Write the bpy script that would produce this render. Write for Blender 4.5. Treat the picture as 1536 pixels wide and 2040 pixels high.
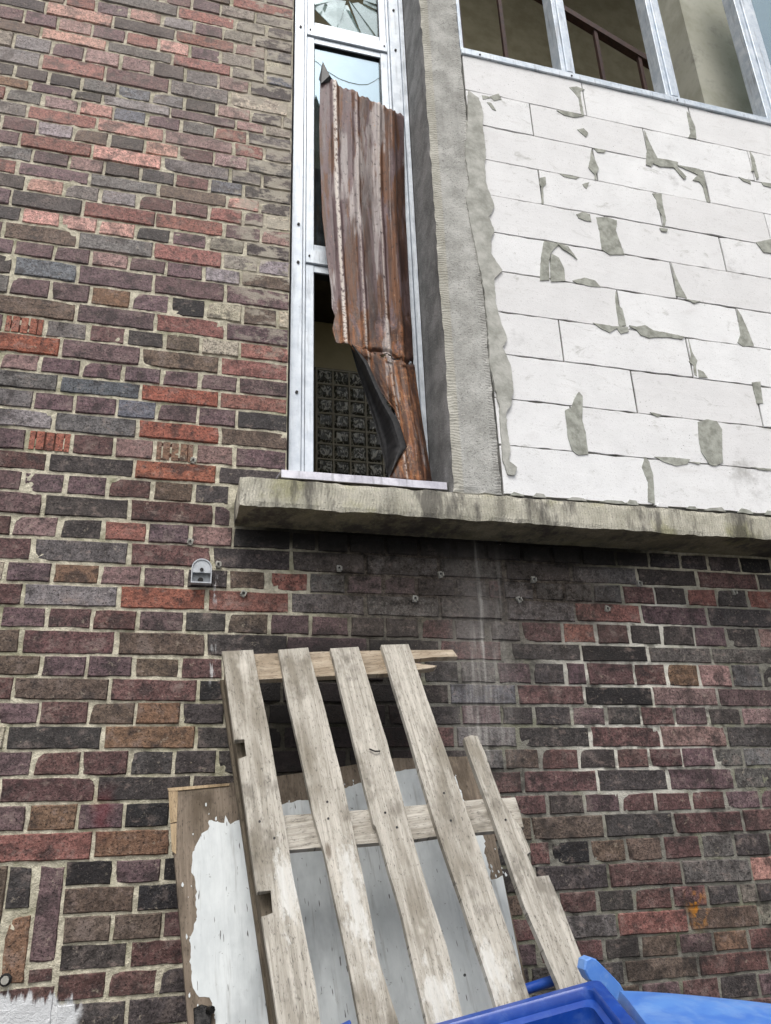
import bpy, bmesh, math, random
from mathutils import Vector, Matrix, noise as mnoise
from mathutils.geometry import tessellate_polygon
import numpy as np
random.seed(11)
for o in list(bpy.data.objects): bpy.data.objects.remove(o)
S = bpy.context.scene; COL = S.collection

# ------------------------------------------------------------------ camera
YAW, PIT, ROL, FPX, PW, PH = 0.27438, 0.37141, -0.03471, 1534.0, 1536, 2040
EYE = 1.45
CAM = np.array([0.0, -2.55184, EYE])
def _rot(y, p, r):
    f = np.array([math.sin(y)*math.cos(p), math.cos(y)*math.cos(p), math.sin(p)])
    rt = np.array([math.cos(y), -math.sin(y), 0.0]); up = np.cross(rt, f)
    return f, rt*math.cos(r)+up*math.sin(r), -rt*math.sin(r)+up*math.cos(r)
FW, RT, UP = _rot(YAW, PIT, ROL)
cam = bpy.data.cameras.new('camera'); co = bpy.data.objects.new('camera', cam); COL.objects.link(co)
cam.sensor_fit = 'HORIZONTAL'; cam.sensor_width = 36.0; cam.lens = FPX/PW*36.0
cam.clip_start = 0.05; cam.clip_end = 2000
M = Matrix(((RT[0], UP[0], -FW[0], CAM[0]), (RT[1], UP[1], -FW[1], CAM[1]), (RT[2], UP[2], -FW[2], CAM[2]), (0, 0, 0, 1)))
co.matrix_world = M; S.camera = co

# ------------------------------------------------------------------ world, sun, exposure (overcast)
SUN_EL, SUN_AZ = math.radians(58), math.radians(200)      # azimuth clockwise from +Y
w = bpy.data.worlds.new('World'); S.world = w; w.use_nodes = True
nt = w.node_tree; bg = nt.nodes['Background']
sky = nt.nodes.new('ShaderNodeTexSky'); sky.sky_type = 'NISHITA'; sky.sun_disc = False
sky.sun_elevation = SUN_EL; sky.sun_rotation = SUN_AZ
sky.air_density = 1.0; sky.dust_density = 4.0; sky.ozone_density = 1.0
hs = nt.nodes.new('ShaderNodeHueSaturation'); hs.inputs['Saturation'].default_value = 0.22
nt.links.new(sky.outputs[0], hs.inputs['Color']); nt.links.new(hs.outputs[0], bg.inputs['Color'])
bg.inputs['Strength'].default_value = 0.12
sl = bpy.data.lights.new('sun', 'SUN'); sl.energy = 1.25; sl.angle = math.radians(28); sl.color = (1.0, 0.97, 0.93)
so = bpy.data.objects.new('sun', sl); COL.objects.link(so)
sd = Vector((math.sin(SUN_AZ)*math.cos(SUN_EL), math.cos(SUN_AZ)*math.cos(SUN_EL), math.sin(SUN_EL)))
so.rotation_euler = sd.to_track_quat('Z', 'Y').to_euler()
S.view_settings.view_transform = 'Standard'; S.view_settings.look = 'None'
S.view_settings.exposure = 0.66; S.view_settings.gamma = 1.0; S.view_settings.use_curve_mapping = False
S.render.engine = 'CYCLES'
S.cycles.max_bounces = 5; S.cycles.diffuse_bounces = 3; S.cycles.glossy_bounces = 3; S.cycles.transparent_max_bounces = 12

# ------------------------------------------------------------------ measuring helpers (photo pixel -> point on a real plane)
def ray(px, py): return FW*FPX + RT*(px-PW/2) + UP*(PH/2-py)
def on_plane(px, py, p0, n):
    d = ray(px, py); n = np.array(n, float); t = ((np.array(p0)-CAM)@n)/(d@n); return CAM + d*t
def on_y(px, py, Y): return on_plane(px, py, (0, Y, 0), (0, 1, 0))
def x_at(px, Z, Y=0.0):
    k = (px-PW/2)/FPX; a = RT-k*FW; return -((Y-CAM[1])*a[1] + (Z-CAM[2])*a[2])/a[0]
def project(q):
    v = np.array(q, float)-CAM; z = v@FW; return PW/2+FPX*(v@RT)/z, PH/2-FPX*(v@UP)/z

# ------------------------------------------------------------------ node helpers
def lin(c): return tuple(((v/255)/12.92 if v/255 <= 0.04045 else ((v/255+0.055)/1.055)**2.4) for v in c)
class Mat:
    def __init__(s, name, rough=0.8, metal=0.0, spec=0.3):
        s.m = bpy.data.materials.new(name); s.m.use_nodes = True; s.t = s.m.node_tree
        s.b = s.t.nodes['Principled BSDF']; s.b.inputs['Roughness'].default_value = rough
        s.b.inputs['Metallic'].default_value = metal; s.b.inputs['Specular IOR Level'].default_value = spec
        s._pos = None
    def new(s, ty): return s.t.nodes.new('ShaderNode'+ty)
    def put(s, sock, v):
        if hasattr(v, 'is_linked') or hasattr(v, 'links'): s.t.links.new(v, sock)
        elif isinstance(v, (tuple, list)): sock.default_value = (*v, 1.0) if len(v) == 3 and sock.type == 'RGBA' else v
        else: sock.default_value = v
    def pos(s):
        if s._pos is None: s._pos = s.new('NewGeometry').outputs['Position']
        return s._pos
    def uv(s): return s.new('UVMap').outputs[0] if True else None
    def objvec(s): return s.new('TexCoord').outputs['Object']
    def xyz(s, v=None):
        n = s.new('SeparateXYZ'); s.put(n.inputs[0], v if v is not None else s.pos()); return n.outputs
    def scale(s, v, sc, off=(0, 0, 0)):
        n = s.new('Mapping'); s.put(n.inputs['Vector'], v); n.inputs['Scale'].default_value = sc; n.inputs['Location'].default_value = off; return n.outputs[0]
    def noise(s, scale, detail=4, v=None, rough=0.6, dist=0.0):
        n = s.new('TexNoise'); s.put(n.inputs['Vector'], v if v is not None else s.pos())
        n.inputs['Scale'].default_value = scale; n.inputs['Detail'].default_value = detail
        n.inputs['Roughness'].default_value = rough; n.inputs['Distortion'].default_value = dist; return n.outputs[0]
    def voro(s, scale, v=None, out='Distance', feat='F1'):
        n = s.new('TexVoronoi'); n.feature = feat; s.put(n.inputs['Vector'], v if v is not None else s.pos()); n.inputs['Scale'].default_value = scale; return n.outputs[out]
    def math(s, op, a, b=0.0, clamp=False):
        n = s.new('Math'); n.operation = op; n.use_clamp = clamp; s.put(n.inputs[0], a); s.put(n.inputs[1], b); return n.outputs[0]
    def rng(s, v, a, b, lo=0.0, hi=1.0, smooth=True):
        n = s.new('MapRange'); n.interpolation_type = 'SMOOTHSTEP' if smooth else 'LINEAR'; n.clamp = True
        s.put(n.inputs[0], v); n.inputs[1].default_value = a; n.inputs[2].default_value = b; n.inputs[3].default_value = lo; n.inputs[4].default_value = hi
        return n.outputs[0]
    def band(s, v, a, b, soft):     # 1 inside [a,b]
        return s.math('MULTIPLY', s.rng(v, a-soft, a+soft), s.rng(v, b-soft, b+soft, 1, 0))
    def mix(s, f, a, b, mode='MIX'):
        n = s.new('Mix'); n.data_type = 'RGBA'; n.blend_type = mode; n.clamp_factor = True
        s.put(n.inputs[0], f); s.put(n.inputs[6], a); s.put(n.inputs[7], b); return n.outputs[2]
    def gain(s, col, v): # colour times scalar
        n = s.new('VectorMath'); n.operation = 'SCALE'; s.put(n.inputs[0], col); s.put(n.inputs['Scale'], v); return n.outputs[0]
    def bump(s, h, strength=0.5, dist=0.01, prev=None):
        n = s.new('Bump'); n.inputs['Strength'].default_value = strength; n.inputs['Distance'].default_value = dist; s.put(n.inputs['Height'], h)
        if prev is not None: s.put(n.inputs['Normal'], prev)
        return n.outputs[0]
    def done(s, col=None, rough=None, normal=None, metal=None):
        if col is not None: s.put(s.b.inputs['Base Color'], col)
        if rough is not None: s.put(s.b.inputs['Roughness'], rough)
        if metal is not None: s.put(s.b.inputs['Metallic'], metal)
        if normal is not None: s.put(s.b.inputs['Normal'], normal)
        return s.m

# ------------------------------------------------------------------ wall dirt and shading shared by brick and mortar (real stains, painted light and shade)
def wall_dirt_and_shading(m, col, is_mortar):
    x, y, z = m.xyz()
    n1 = m.noise(2.2, 3); n2 = m.noise(7, 3); n3 = m.noise(30, 3)
    # grey soot film under the ledge
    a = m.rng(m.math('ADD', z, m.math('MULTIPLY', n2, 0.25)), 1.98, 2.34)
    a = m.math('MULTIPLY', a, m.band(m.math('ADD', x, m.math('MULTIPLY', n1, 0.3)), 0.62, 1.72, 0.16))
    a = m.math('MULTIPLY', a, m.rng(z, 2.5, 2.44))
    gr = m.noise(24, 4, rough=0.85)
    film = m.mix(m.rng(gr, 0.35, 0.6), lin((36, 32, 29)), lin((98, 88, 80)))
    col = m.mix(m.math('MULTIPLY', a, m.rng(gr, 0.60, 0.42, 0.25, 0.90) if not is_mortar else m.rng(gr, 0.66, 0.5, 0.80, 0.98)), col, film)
    # black soot crust right below the ledge, with the ledge's shade painted in
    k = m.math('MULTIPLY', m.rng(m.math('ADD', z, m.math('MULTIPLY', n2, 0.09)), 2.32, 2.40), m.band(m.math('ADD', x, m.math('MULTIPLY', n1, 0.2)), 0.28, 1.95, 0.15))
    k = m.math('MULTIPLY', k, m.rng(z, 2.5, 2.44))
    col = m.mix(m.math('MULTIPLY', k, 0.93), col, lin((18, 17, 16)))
    # pale lime streaks running down
    sv = m.noise(1.0, 3, m.scale(m.pos(), (26, 1, 1.6)))
    st = m.math('MULTIPLY', m.rng(sv, 0.46, 0.70), m.math('MULTIPLY', m.band(x, 0.99, 1.13, 0.07), m.band(z, 1.62, 2.30, 0.16)))
    hz = m.math('MULTIPLY', m.band(m.math('ADD', x, m.math('MULTIPLY', n1, 0.1)), 1.0, 1.2, 0.09), m.band(z, 1.6, 2.30, 0.2))
    col = m.mix(m.math('MULTIPLY', hz, m.rng(n2, 0.3, 0.7, 0.2, 0.5)), col, lin((138, 132, 128)))
    col = m.mix(m.math('MULTIPLY', st, 0.85), col, lin((196, 193, 186)))
    # cream mortar smeared over the bricks beside the window
    sm = m.noise(11, 4, m.scale(m.pos(), (0.8, 1, 1.5)), 0.7)
    zone = m.math('MULTIPLY', m.rng(m.math('ADD', x, m.math('MULTIPLY', n1, 0.12)), 0.02, 0.30), m.rng(m.math('ADD', z, m.math('MULTIPLY', n1, 0.6)), 3.05, 3.75))
    sf = m.rng(m.math('ADD', sm, m.math('MULTIPLY', zone, 0.10)), 0.56, 0.66)
    col = m.mix(m.math('MULTIPLY', m.math('MULTIPLY', sf, zone), 0.85), col, m.mix(n3, lin((152, 144, 130)), lin((194, 187, 172))))
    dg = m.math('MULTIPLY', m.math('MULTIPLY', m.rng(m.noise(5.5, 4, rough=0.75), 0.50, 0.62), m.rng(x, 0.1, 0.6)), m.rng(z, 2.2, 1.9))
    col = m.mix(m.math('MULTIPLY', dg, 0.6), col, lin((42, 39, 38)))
    pallet_shade = m.math('MULTIPLY', m.band(m.math('ADD', x, m.math('MULTIPLY', n2, 0.1)), 0.30, 0.86, 0.08), m.band(m.math('ADD', z, m.math('MULTIPLY', n2, 0.08)), 1.50, 2.05, 0.06))  # pallet's shade painted over bricks and joints, blended with soot
    col = m.mix(m.math('MULTIPLY', pallet_shade, 0.88), col, m.mix(n3, lin((22, 20, 20)), lin((46, 43, 42))))
    # pale sky-light haze painted into the colour high on the wall
    hf = m.math('MULTIPLY', m.rng(z, 2.9, 4.6), m.rng(n2, 0.30, 0.7, 0.06, 0.26))
    col = m.mix(hf, col, lin((178, 164, 156)))
    # white drips
    dv = m.noise(1.0, 2, m.scale(m.pos(), (90, 1, 22)))
    dr = m.math('MULTIPLY', m.math('MULTIPLY', m.band(x, 0.112, 0.128, 0.006), m.math('ADD', m.band(z, 2.12, 2.20, 0.02), m.band(z, 1.86, 1.98, 0.03))), m.rng(dv, 0.50, 0.62))
    col = m.mix(m.math('MULTIPLY', dr, 0.75), col, lin((214, 214, 214)))
    # pale bird/paint speckles
    sp = m.voro(26); 
    col = m.mix(m.math('MULTIPLY', m.rng(sp, 0.040, 0.02), m.rng(n1, 0.55, 0.62)), col, lin((205, 202, 196)))
    # faded red spray mark low on the left
    rs = m.math('MULTIPLY', m.band(m.math('ADD', x, m.math('MULTIPLY', m.math('SUBTRACT', n2, 0.5), 0.25)), -0.20, -0.16, 0.04), m.band(z, 1.42, 1.53, 0.05))
    col = m.mix(m.math('MULTIPLY', rs, 0.45), col, lin((128, 34, 44)))
    # brushed white paint at the lower left
    pe = m.math('ADD', z, m.math('MULTIPLY', m.noise(1.0, 4, m.scale(m.pos(), (45, 1, 8))), 0.14))
    pe = m.math('ADD', pe, m.math('MULTIPLY', m.rng(x, -0.35, -0.08), 0.05))
    wp = m.math('MULTIPLY', m.rng(pe, 1.105, 1.085), m.rng(m.math('ADD', x, m.math('MULTIPLY', n3, 0.05)), -0.145, -0.175))
    col = m.mix(m.math('MULTIPLY', wp, 0.95), col, m.mix(n3, lin((200, 202, 204)), lin((224, 226, 228))))
    # orange lichen spot
    ol = m.math('MULTIPLY', m.band(x, 1.74, 1.80, 0.03), m.band(z, 1.06, 1.16, 0.03))
    col = m.mix(m.math('MULTIPLY', ol, m.rng(n3, 0.45, 0.62)), col, lin((168, 112, 40)))
    return col

def brick_material(name, from_attr):
    m = Mat(name, 0.82, spec=0.25)
    if from_attr:
        a = m.new('VertexColor'); a.layer_name = 'Col'; base = a.outputs['Color']
    else:
        base = m.new('ObjectInfo').outputs['Color']
    n = m.noise(60, 4, rough=0.8); f = m.noise(150, 2, rough=0.8); b = m.noise(14, 3, rough=0.65)
    col = m.mix(m.rng(n, 0.36, 0.64), m.gain(base, 0.60), m.gain(base, 1.34))
    col = m.mix(m.math('MULTIPLY', m.rng(b, 0.50, 0.66), 0.7), col, lin((52, 47, 47)))
    col = m.mix(m.math('MULTIPLY', m.rng(b, 0.47, 0.32), 0.4), col, lin((140, 126, 120)))
    col = m.mix(m.rng(f, 0.54, 0.66, 0, 0.85), col, lin((30, 26, 26)))
    col = m.mix(m.rng(f, 0.40, 0.30, 0, 0.28), col, lin((168, 156, 146)))
    fm = m.noise(1.0, 3, m.scale(m.pos(), (16, 1, 30), (2, 0, 5)), 0.7); col = m.mix(m.rng(fm, 0.54, 0.66, 0, 0.6), col, m.gain(base, 0.45)); col = m.mix(m.rng(fm, 0.42, 0.30, 0, 0.45), col, lin((150, 132, 124)))
    d = m.noise(30, 4, rough=0.85)          # mortar dust and lime at ragged places
    col = m.mix(m.rng(d, 0.60, 0.68, 0, 0.6), col, lin((158, 148, 132)))
    col = wall_dirt_and_shading(m, col, False)
    nb = m.bump(m.math('ADD', m.math('MULTIPLY', n, 0.6), m.math('MULTIPLY', f, 0.6)), 0.8, 0.006)
    return m.done(col, m.rng(n, 0.3, 0.7, 0.6, 0.9), nb)
def mortar_material():
    m = Mat('lime_mortar', 0.95, spec=0.15)
    n = m.noise(45, 4, rough=0.7); f = m.noise(220, 2); b = m.noise(3.5, 3); x, y, z = m.xyz()
    col = m.mix(m.rng(n, 0.3, 0.7), lin((164, 158, 140)), lin((220, 213, 192)))
    # greyer, darker pointing low down and on the right
    grey = m.math('MULTIPLY', m.rng(m.math('ADD', x, m.math('MULTIPLY', b, 0.5)), 0.55, 1.1), m.rng(z, 2.35, 2.15))
    col = m.mix(m.math('MULTIPLY', grey, 0.9), col, m.mix(n, lin((96, 95, 90)), lin((140, 138, 130))))
    # fresh white patches of pointing on the right
    wpz = m.math('MULTIPLY', m.band(m.math('ADD', x, m.math('MULTIPLY', b, 0.4)), 1.55, 2.15, 0.14), m.band(z, 1.45, 2.22, 0.12))
    wn = m.noise(6.5, 5, rough=0.6)
    col = m.mix(m.math('MULTIPLY', wpz, m.rng(wn, 0.40, 0.47)), col, m.mix(n, lin((196, 192, 180)), lin((228, 225, 214))))
    # green algae in the joints
    col = m.mix(m.math('MULTIPLY', m.rng(m.noise(5, 4), 0.5, 0.66), 0.45), col, lin((112, 116, 78)))
    col = m.mix(m.rng(f, 0.62, 0.74, 0, 0.45), col, lin((84, 78, 68)))
    col = wall_dirt_and_shading(m, col, True)
    nb = m.bump(m.math('ADD', n, m.math('MULTIPLY', f, 0.4)), 0.9, 0.008)
    return m.done(col, None, nb)
M_BRICK = brick_material('brick', False); M_BRICKF = brick_material('brick_field', True); M_MORTAR = mortar_material()

def concrete(name, c0, c1, comb=None, moss=0.0, stain=0.0):
    m = Mat(name, 0.9, spec=0.2); x, y, z = m.xyz()
    n = m.noise(9, 4, rough=0.65); f = m.noise(140, 3, rough=0.7); v = m.noise(1.0, 3, m.scale(m.pos(), (14, 8, 1.2)))
    col = m.mix(m.rng(n, 0.32, 0.68), lin(c0), lin(c1))
    col = m.mix(m.rng(f, 0.56, 0.68, 0, 0.55), col, lin((82, 79, 74)))
    col = m.mix(m.rng(f, 0.42, 0.30, 0, 0.4), col, lin((200, 196, 186)))
    col = m.mix(m.rng(v, 0.5, 0.7, 0, stain), col, lin((58, 56, 54)))
    if moss:
        g = m.noise(4.5, 5); 
        col = m.mix(m.math('MULTIPLY', m.rng(g, 0.52, 0.66), moss), col, lin((128, 126, 72)))
        dk = m.noise(3.1, 5, m.scale(m.pos(), (1.6, 1, 0.5), (3.3, 0, 0)), 0.75)
        col = m.mix(m.rng(dk, 0.50, 0.62, 0, 0.7), col, lin((62, 59, 60)))
    nb = m.bump(f, 0.8, 0.004)
    if comb == 'x':
        wv = m.math('SINE', m.math('MULTIPLY', m.math('ADD', x, m.math('MULTIPLY', n, 0.05)), 560)); wv = m.math('MULTIPLY', wv, m.rng(f, .35, .6, .5, 1.0))
        nb = m.bump(wv, 0.3, 0.003, nb); col = m.mix(m.rng(wv, 0.2, -1.0, 0, 0.22), col, lin((96, 92, 80)))
    if comb == 'col':
        wv = m.math('SINE', m.math('MULTIPLY', m.math('ADD', z, m.math('MULTIPLY', n, 0.05)), 520))
        mk = m.math('ADD', m.rng(x, 0.965, 0.955), m.rng(x, 1.075, 1.085)); mk = m.math('MULTIPLY', mk, m.rng(f, .35, .6, .4, 1.0))
        wv = m.math('MULTIPLY', wv, mk); nb = m.bump(wv, 0.3, 0.003, nb)
        peb = m.voro(150); nb = m.bump(m.math('MULTIPLY', peb, m.math('SUBTRACT', 1.0, mk)), 0.3, 0.003, nb)
        col = m.mix(m.math('MULTIPLY', m.rng(wv, 0.0, -1.0), 0.3), col, lin((84, 80, 72)))
        col = m.mix(m.math('MULTIPLY', m.rng(x, 0.962, 0.955), 0.35), col, lin((186, 180, 160)))
    return m.done(col, None, nb)
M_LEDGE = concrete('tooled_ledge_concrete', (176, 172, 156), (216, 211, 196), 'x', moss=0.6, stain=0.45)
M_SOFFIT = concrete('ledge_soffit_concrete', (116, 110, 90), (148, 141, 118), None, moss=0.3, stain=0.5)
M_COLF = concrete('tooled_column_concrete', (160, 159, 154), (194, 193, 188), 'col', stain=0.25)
M_COLS = concrete('smooth_shaded_column_concrete', (108, 108, 107), (142, 141, 140), None, stain=0.5)  # left face: its shade is put into a darker grey

def simple(name, c0, c1, sc=20, rough=0.7, metal=0.0, bump=0.3, bd=0.004, spec=0.3, dirt=0.0):
    m = Mat(name, rough, metal, spec); n = m.noise(sc, 6, rough=0.65); f = m.noise(sc*7, 3)
    col = m.mix(m.rng(n, 0.3, 0.7), lin(c0), lin(c1))
    if dirt: col = m.mix(m.rng(m.noise(sc*0.5, 7, rough=0.75), 0.52, 0.72, 0, dirt), col, lin((60, 56, 52)))
    nb = m.bump(n, bump, bd); nb = m.bump(f, bump*0.7, bd*0.4, nb)
    return m.done(col, m.rng(n, 0.2, 0.8, max(rough-0.1, 0.05), min(rough+0.1, 1)), nb)
def block_material():
    m = Mat('aerated_concrete', 0.92, spec=0.15)
    rnd = m.new('ObjectInfo').outputs['Random']
    n = m.noise(6, 6, rough=0.65); f = m.noise(190, 3); s = m.noise(1.0, 5, m.scale(m.pos(), (7, 1, 26)), 0.6, 0.6)
    col = m.mix(m.rng(n, 0.3, 0.7), lin((234, 234, 234)), lin((244, 244, 244)))
    col = m.mix(m.math('MULTIPLY', rnd, 0.4), col, lin((214, 211, 210)))
    col = m.mix(m.rng(s, 0.55, 0.75, 0, 0.30), col, lin((206, 203, 200)))
    col = m.mix(m.rng(f, 0.60, 0.70, 0, 0.55), col, lin((176, 174, 170)))
    pz = m.noise(75, 3, rough=0.8); col = m.mix(m.rng(pz, 0.64, 0.72, 0, 0.6), col, lin((160, 157, 152)))
    sm_ = m.noise(1.0, 5, m.scale(m.pos(), (9, 1, 15), (1.1, 0, 7.0)), 0.75, 0.8); col = m.mix(m.rng(sm_, 0.57, 0.72, 0, 0.6), col, lin((178, 177, 171)))
    g = m.noise(2.3, 6, m.scale(m.pos(), (1, 1, 1), (4.2, 0, 1.0)), 0.7)
    col = m.mix(m.rng(g, 0.60, 0.74, 0, 0.65), col, lin((168, 166, 163)))
    sp = m.voro(33); col = m.mix(m.math('MULTIPLY', m.rng(sp, 0.07, 0.045), m.rng(m.noise(3, 2), 0.5, 0.6)), col, lin((110, 108, 104)))
    nb = m.bump(f, 0.35, 0.002); nb = m.bump(s, 0.25, 0.004, nb)
    return m.done(col, None, nb)
M_BLOCK = block_material()
M_THIN = simple('thin_bed_mortar', (66, 65, 62), (112, 110, 105), 30, 0.95, bump=0.6)
M_PATCH = simple('grey_patch_mortar', (134, 135, 126), (180, 181, 172), 26, 0.9, bump=0.5, bd=0.004)
M_SMEAR = simple('smeared_mortar', (150, 150, 142), (192, 191, 184), 17, 0.9, bump=0.6, bd=0.006)
def alu(name, c0, c1, dirt):
    m = Mat(name, 0.42, 0.35, 0.5); n = m.noise(18, 6, rough=0.7); v = m.noise(1.0, 5, m.scale(m.pos(), (60, 60, 5)))
    col = m.mix(m.rng(n, 0.3, 0.7), lin(c0), lin(c1)); col = m.mix(m.rng(v, 0.52, 0.72, 0, dirt), col, lin((104, 104, 106)))
    col = m.mix(m.rng(m.noise(60, 4, rough=.75), 0.64, 0.74, 0, 0.6), col, lin((84, 80, 78)))
    return m.done(col, m.rng(n, 0.3, 0.7, 0.34, 0.55), m.bump(n, 0.12, 0.002))
M_ALU = alu('white_aluminium', (204, 212, 220), (226, 232, 238), 0.35)
M_ALU2 = alu('band_window_aluminium', (188, 200, 212), (224, 230, 236), 0.45)
M_SILL = alu('galvanised_sill', (186, 184, 194), (220, 218, 226), 0.5)
M_RUBBER = simple('black_gasket', (18, 18, 19), (32, 32, 33), 30, 0.6)
M_SCREW = simple('dark_screw', (34, 33, 34), (70, 68, 68), 60, 0.45, 0.6)
def glass_mat(name, refl, tint, milky):
    m = bpy.data.materials.new(name); m.use_nodes = True; t = m.node_tree; t.nodes.clear()
    out = t.nodes.new('ShaderNodeOutputMaterial'); mx = t.nodes.new('ShaderNodeMixShader'); gl = t.nodes.new('ShaderNodeBsdfGlossy'); tr = t.nodes.new('ShaderNodeBsdfTransparent'); df = t.nodes.new('ShaderNodeBsdfDiffuse'); mx2 = t.nodes.new('ShaderNodeMixShader')
    gl.inputs['Color'].default_value = (*tint, 1); gl.inputs['Roughness'].default_value = 0.015; tr.inputs['Color'].default_value = (0.55, 0.62, 0.6, 1)
    mx.inputs[0].default_value = refl; t.links.new(tr.outputs[0], mx.inputs[1]); t.links.new(gl.outputs[0], mx.inputs[2])
    df.inputs['Color'].default_value = (*lin((190, 206, 206)), 1)
    no = t.nodes.new('ShaderNodeTexNoise'); g = t.nodes.new('ShaderNodeNewGeometry'); t.links.new(g.outputs['Position'], no.inputs['Vector']); no.inputs['Scale'].default_value = 14; no.inputs['Detail'].default_value = 6
    mr = t.nodes.new('ShaderNodeMapRange'); t.links.new(no.outputs[0], mr.inputs[0]); mr.inputs[1].default_value = 0.4; mr.inputs[2].default_value = 0.7; mr.inputs[3].default_value = milky*0.15; mr.inputs[4].default_value = milky
    t.links.new(mr.outputs[0], mx2.inputs[0]); t.links.new(mx.outputs[0], mx2.inputs[1]); t.links.new(df.outputs[0], mx2.inputs[2]); t.links.new(mx2.outputs[0], out.inputs[0])
    return m
M_GLASS = glass_mat('mirror_tinted_glass', 0.44, (0.72, 0.88, 1.0), 0.06)
M_CRACKED = glass_mat('shattered_glass', 0.40, (0.82, 0.93, 0.95), 0.7)
def rust_material(dark=False):
    m = Mat('rusty_sheet_back' if dark else 'rusty_sheet', 0.55, 0.0, 0.4); uv = m.uv()
    a = m.noise(1.0, 6, m.scale(uv, (16, 2.6, 1)), 0.6, 0.4); b = m.noise(1.0, 6, m.scale(uv, (45, 7, 1)), 0.7); c = m.noise(60, 5, uv, 0.7); g = m.noise(1.0, 5, m.scale(uv, (9, 1.7, 1), (3, 5, 0)), 0.6)
    u, v, _ = m.xyz(uv)
    if dark:
        col = m.mix(m.rng(c, 0.35, 0.7), lin((24, 24, 25)), lin((52, 50, 50)))
        return m.done(col, 0.5, m.bump(c, 0.3, 0.004))
    paint = m.mix(m.rng(b, 0.35, 0.65), lin((84, 66, 66)), lin((122, 102, 102)))
    rust = m.mix(m.rng(b, 0.3, 0.7), lin((64, 42, 32)), lin((124, 84, 58)))
    low = m.rng(v, 0.55, 1.3, 0.0, 0.14)          # the sheet is rustier towards its foot
    col = m.mix(m.rng(m.math('ADD', a, low), 0.48, 0.52), paint, rust)
    col = m.mix(m.math('MULTIPLY', m.rng(v, 0.7, 1.2), m.rng(b, 0.45, 0.65, 0, 0.8)), col, lin((164, 106, 66)))
    zinc = m.mix(m.rng(b, 0.3, 0.7), lin((136, 126, 124)), lin((190, 182, 178)))
    col = m.mix(m.rng(g, 0.56, 0.61, 0, 0.8), col, zinc)
    ridge = m.math('ADD', m.band(u, .072, .088, .005), m.math('MULTIPLY', m.math('ADD', m.band(u, .180, .187, .004), m.band(u, .288, .296, .004)), 0.55))
    col = m.mix(m.math('MULTIPLY', ridge, m.rng(c, 0.40, 0.52)), col, lin((206, 196, 186)))   # pale speckled lines along the rib crests
    col = m.mix(m.rng(m.math('ADD', c, m.math('MULTIPLY', low, 0.5)), 0.62, 0.72, 0, 0.7), col, lin((188, 146, 104)))
    col = m.mix(m.rng(c, 0.44, 0.34, 0, 0.75), col, lin((36, 24, 20)))
    cl = m.math('ADD', m.band(u, .205, .26, .012), m.band(u, .375, .43, .01))
    col = m.mix(m.math('MULTIPLY', m.math('MULTIPLY', cl, m.rng(v, .1, .6, .5, 1)), m.rng(a, .4, .6, .35, .9)), col, lin((46, 28, 24)))
    return m.done(col, m.rng(b, 0.3, 0.7, 0.42, 0.7), m.bump(c, 0.5, 0.004))
M_RUST = rust_material(); M_RUSTB = rust_material(True)
def wood_material(name, c0, c1, spots=()):
    m = Mat(name, 0.85, spec=0.2); uv = m.uv(); rnd = m.new('ObjectInfo').outputs['Random']
    cb = m.new('CombineXYZ'); m.put(cb.inputs[2], m.math('MULTIPLY', rnd, 40.0)); va = m.new('VectorMath'); m.put(va.inputs[0], uv); m.put(va.inputs[1], cb.outputs[0]); p = va.outputs[0]
    g = m.noise(1.0, 4, m.scale(p, (95, 4, 1)), 0.7, 0.5); big = m.noise(1.0, 3, m.scale(p, (11, 3.2, 1)), 0.6); f = m.noise(1.0, 2, m.scale(p, (320, 26, 1)))
    col = m.mix(m.rng(g, 0.25, 0.75), lin(c0), lin(c1))
    bl = m.noise(1.0, 4, m.scale(p, (9, 5, 1), (7, 3, 0)), 0.7)
    dk = tuple(v*0.66 for v in c0)
    col = m.mix(m.rng(big, 0.46, 0.70, 0, 0.75), col, lin((c0[0]*.80, c0[1]*.78, c0[2]*.74)))
    col = m.mix(m.rng(bl, 0.52, 0.66, 0, 0.6), col, lin((dk[0], dk[1]*.98, dk[2]*.95)))
    gt = m.noise(1.0, 3, m.scale(p, (210, 60, 1)), 0.8)
    col = m.mix(m.rng(gt, 0.55, 0.68, 0, 0.7), col, lin(tuple(v*.5 for v in c0)))
    col = m.mix(m.rng(bl, 0.42, 0.28, 0, 0.5), col, lin(tuple(min(v*1.06, 255) for v in c1)))
    col = m.mix(m.rng(f, 0.60, 0.74, 0, 0.5), col, lin(tuple(v*0.55 for v in c0)))
    kn = m.voro(1.0, m.scale(p, (9, 3.2, 1))); col = m.mix(m.rng(kn, 0.10, 0.04, 0, 0.7), col, lin((88, 72, 56)))
    u, v, _ = m.xyz(uv); e = m.noise(1.0, 5, m.scale(uv, (34, 14, 1)), 0.75)
    for (su, svv, ru, rv) in spots:               # splashes of white paint
        du = m.math('DIVIDE', m.math('SUBTRACT', u, su), ru); dv = m.math('DIVIDE', m.math('SUBTRACT', v, svv), rv)
        d = m.math('SQRT', m.math('ADD', m.math('MULTIPLY', du, du), m.math('MULTIPLY', dv, dv)))
        mk = m.rng(m.math('ADD', d, m.math('MULTIPLY', m.math('SUBTRACT', e, 0.5), 4.2)), 1.05, 0.35)
        col = m.mix(m.math('MULTIPLY', mk, m.rng(g, 0.3, 0.62, 0.9, 0.45)), col, lin((218, 217, 212)))
    nb = m.bump(m.math('ADD', g, m.math('MULTIPLY', f, 0.5)), 0.7, 0.005)
    return m.done(col, None, nb)

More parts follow.
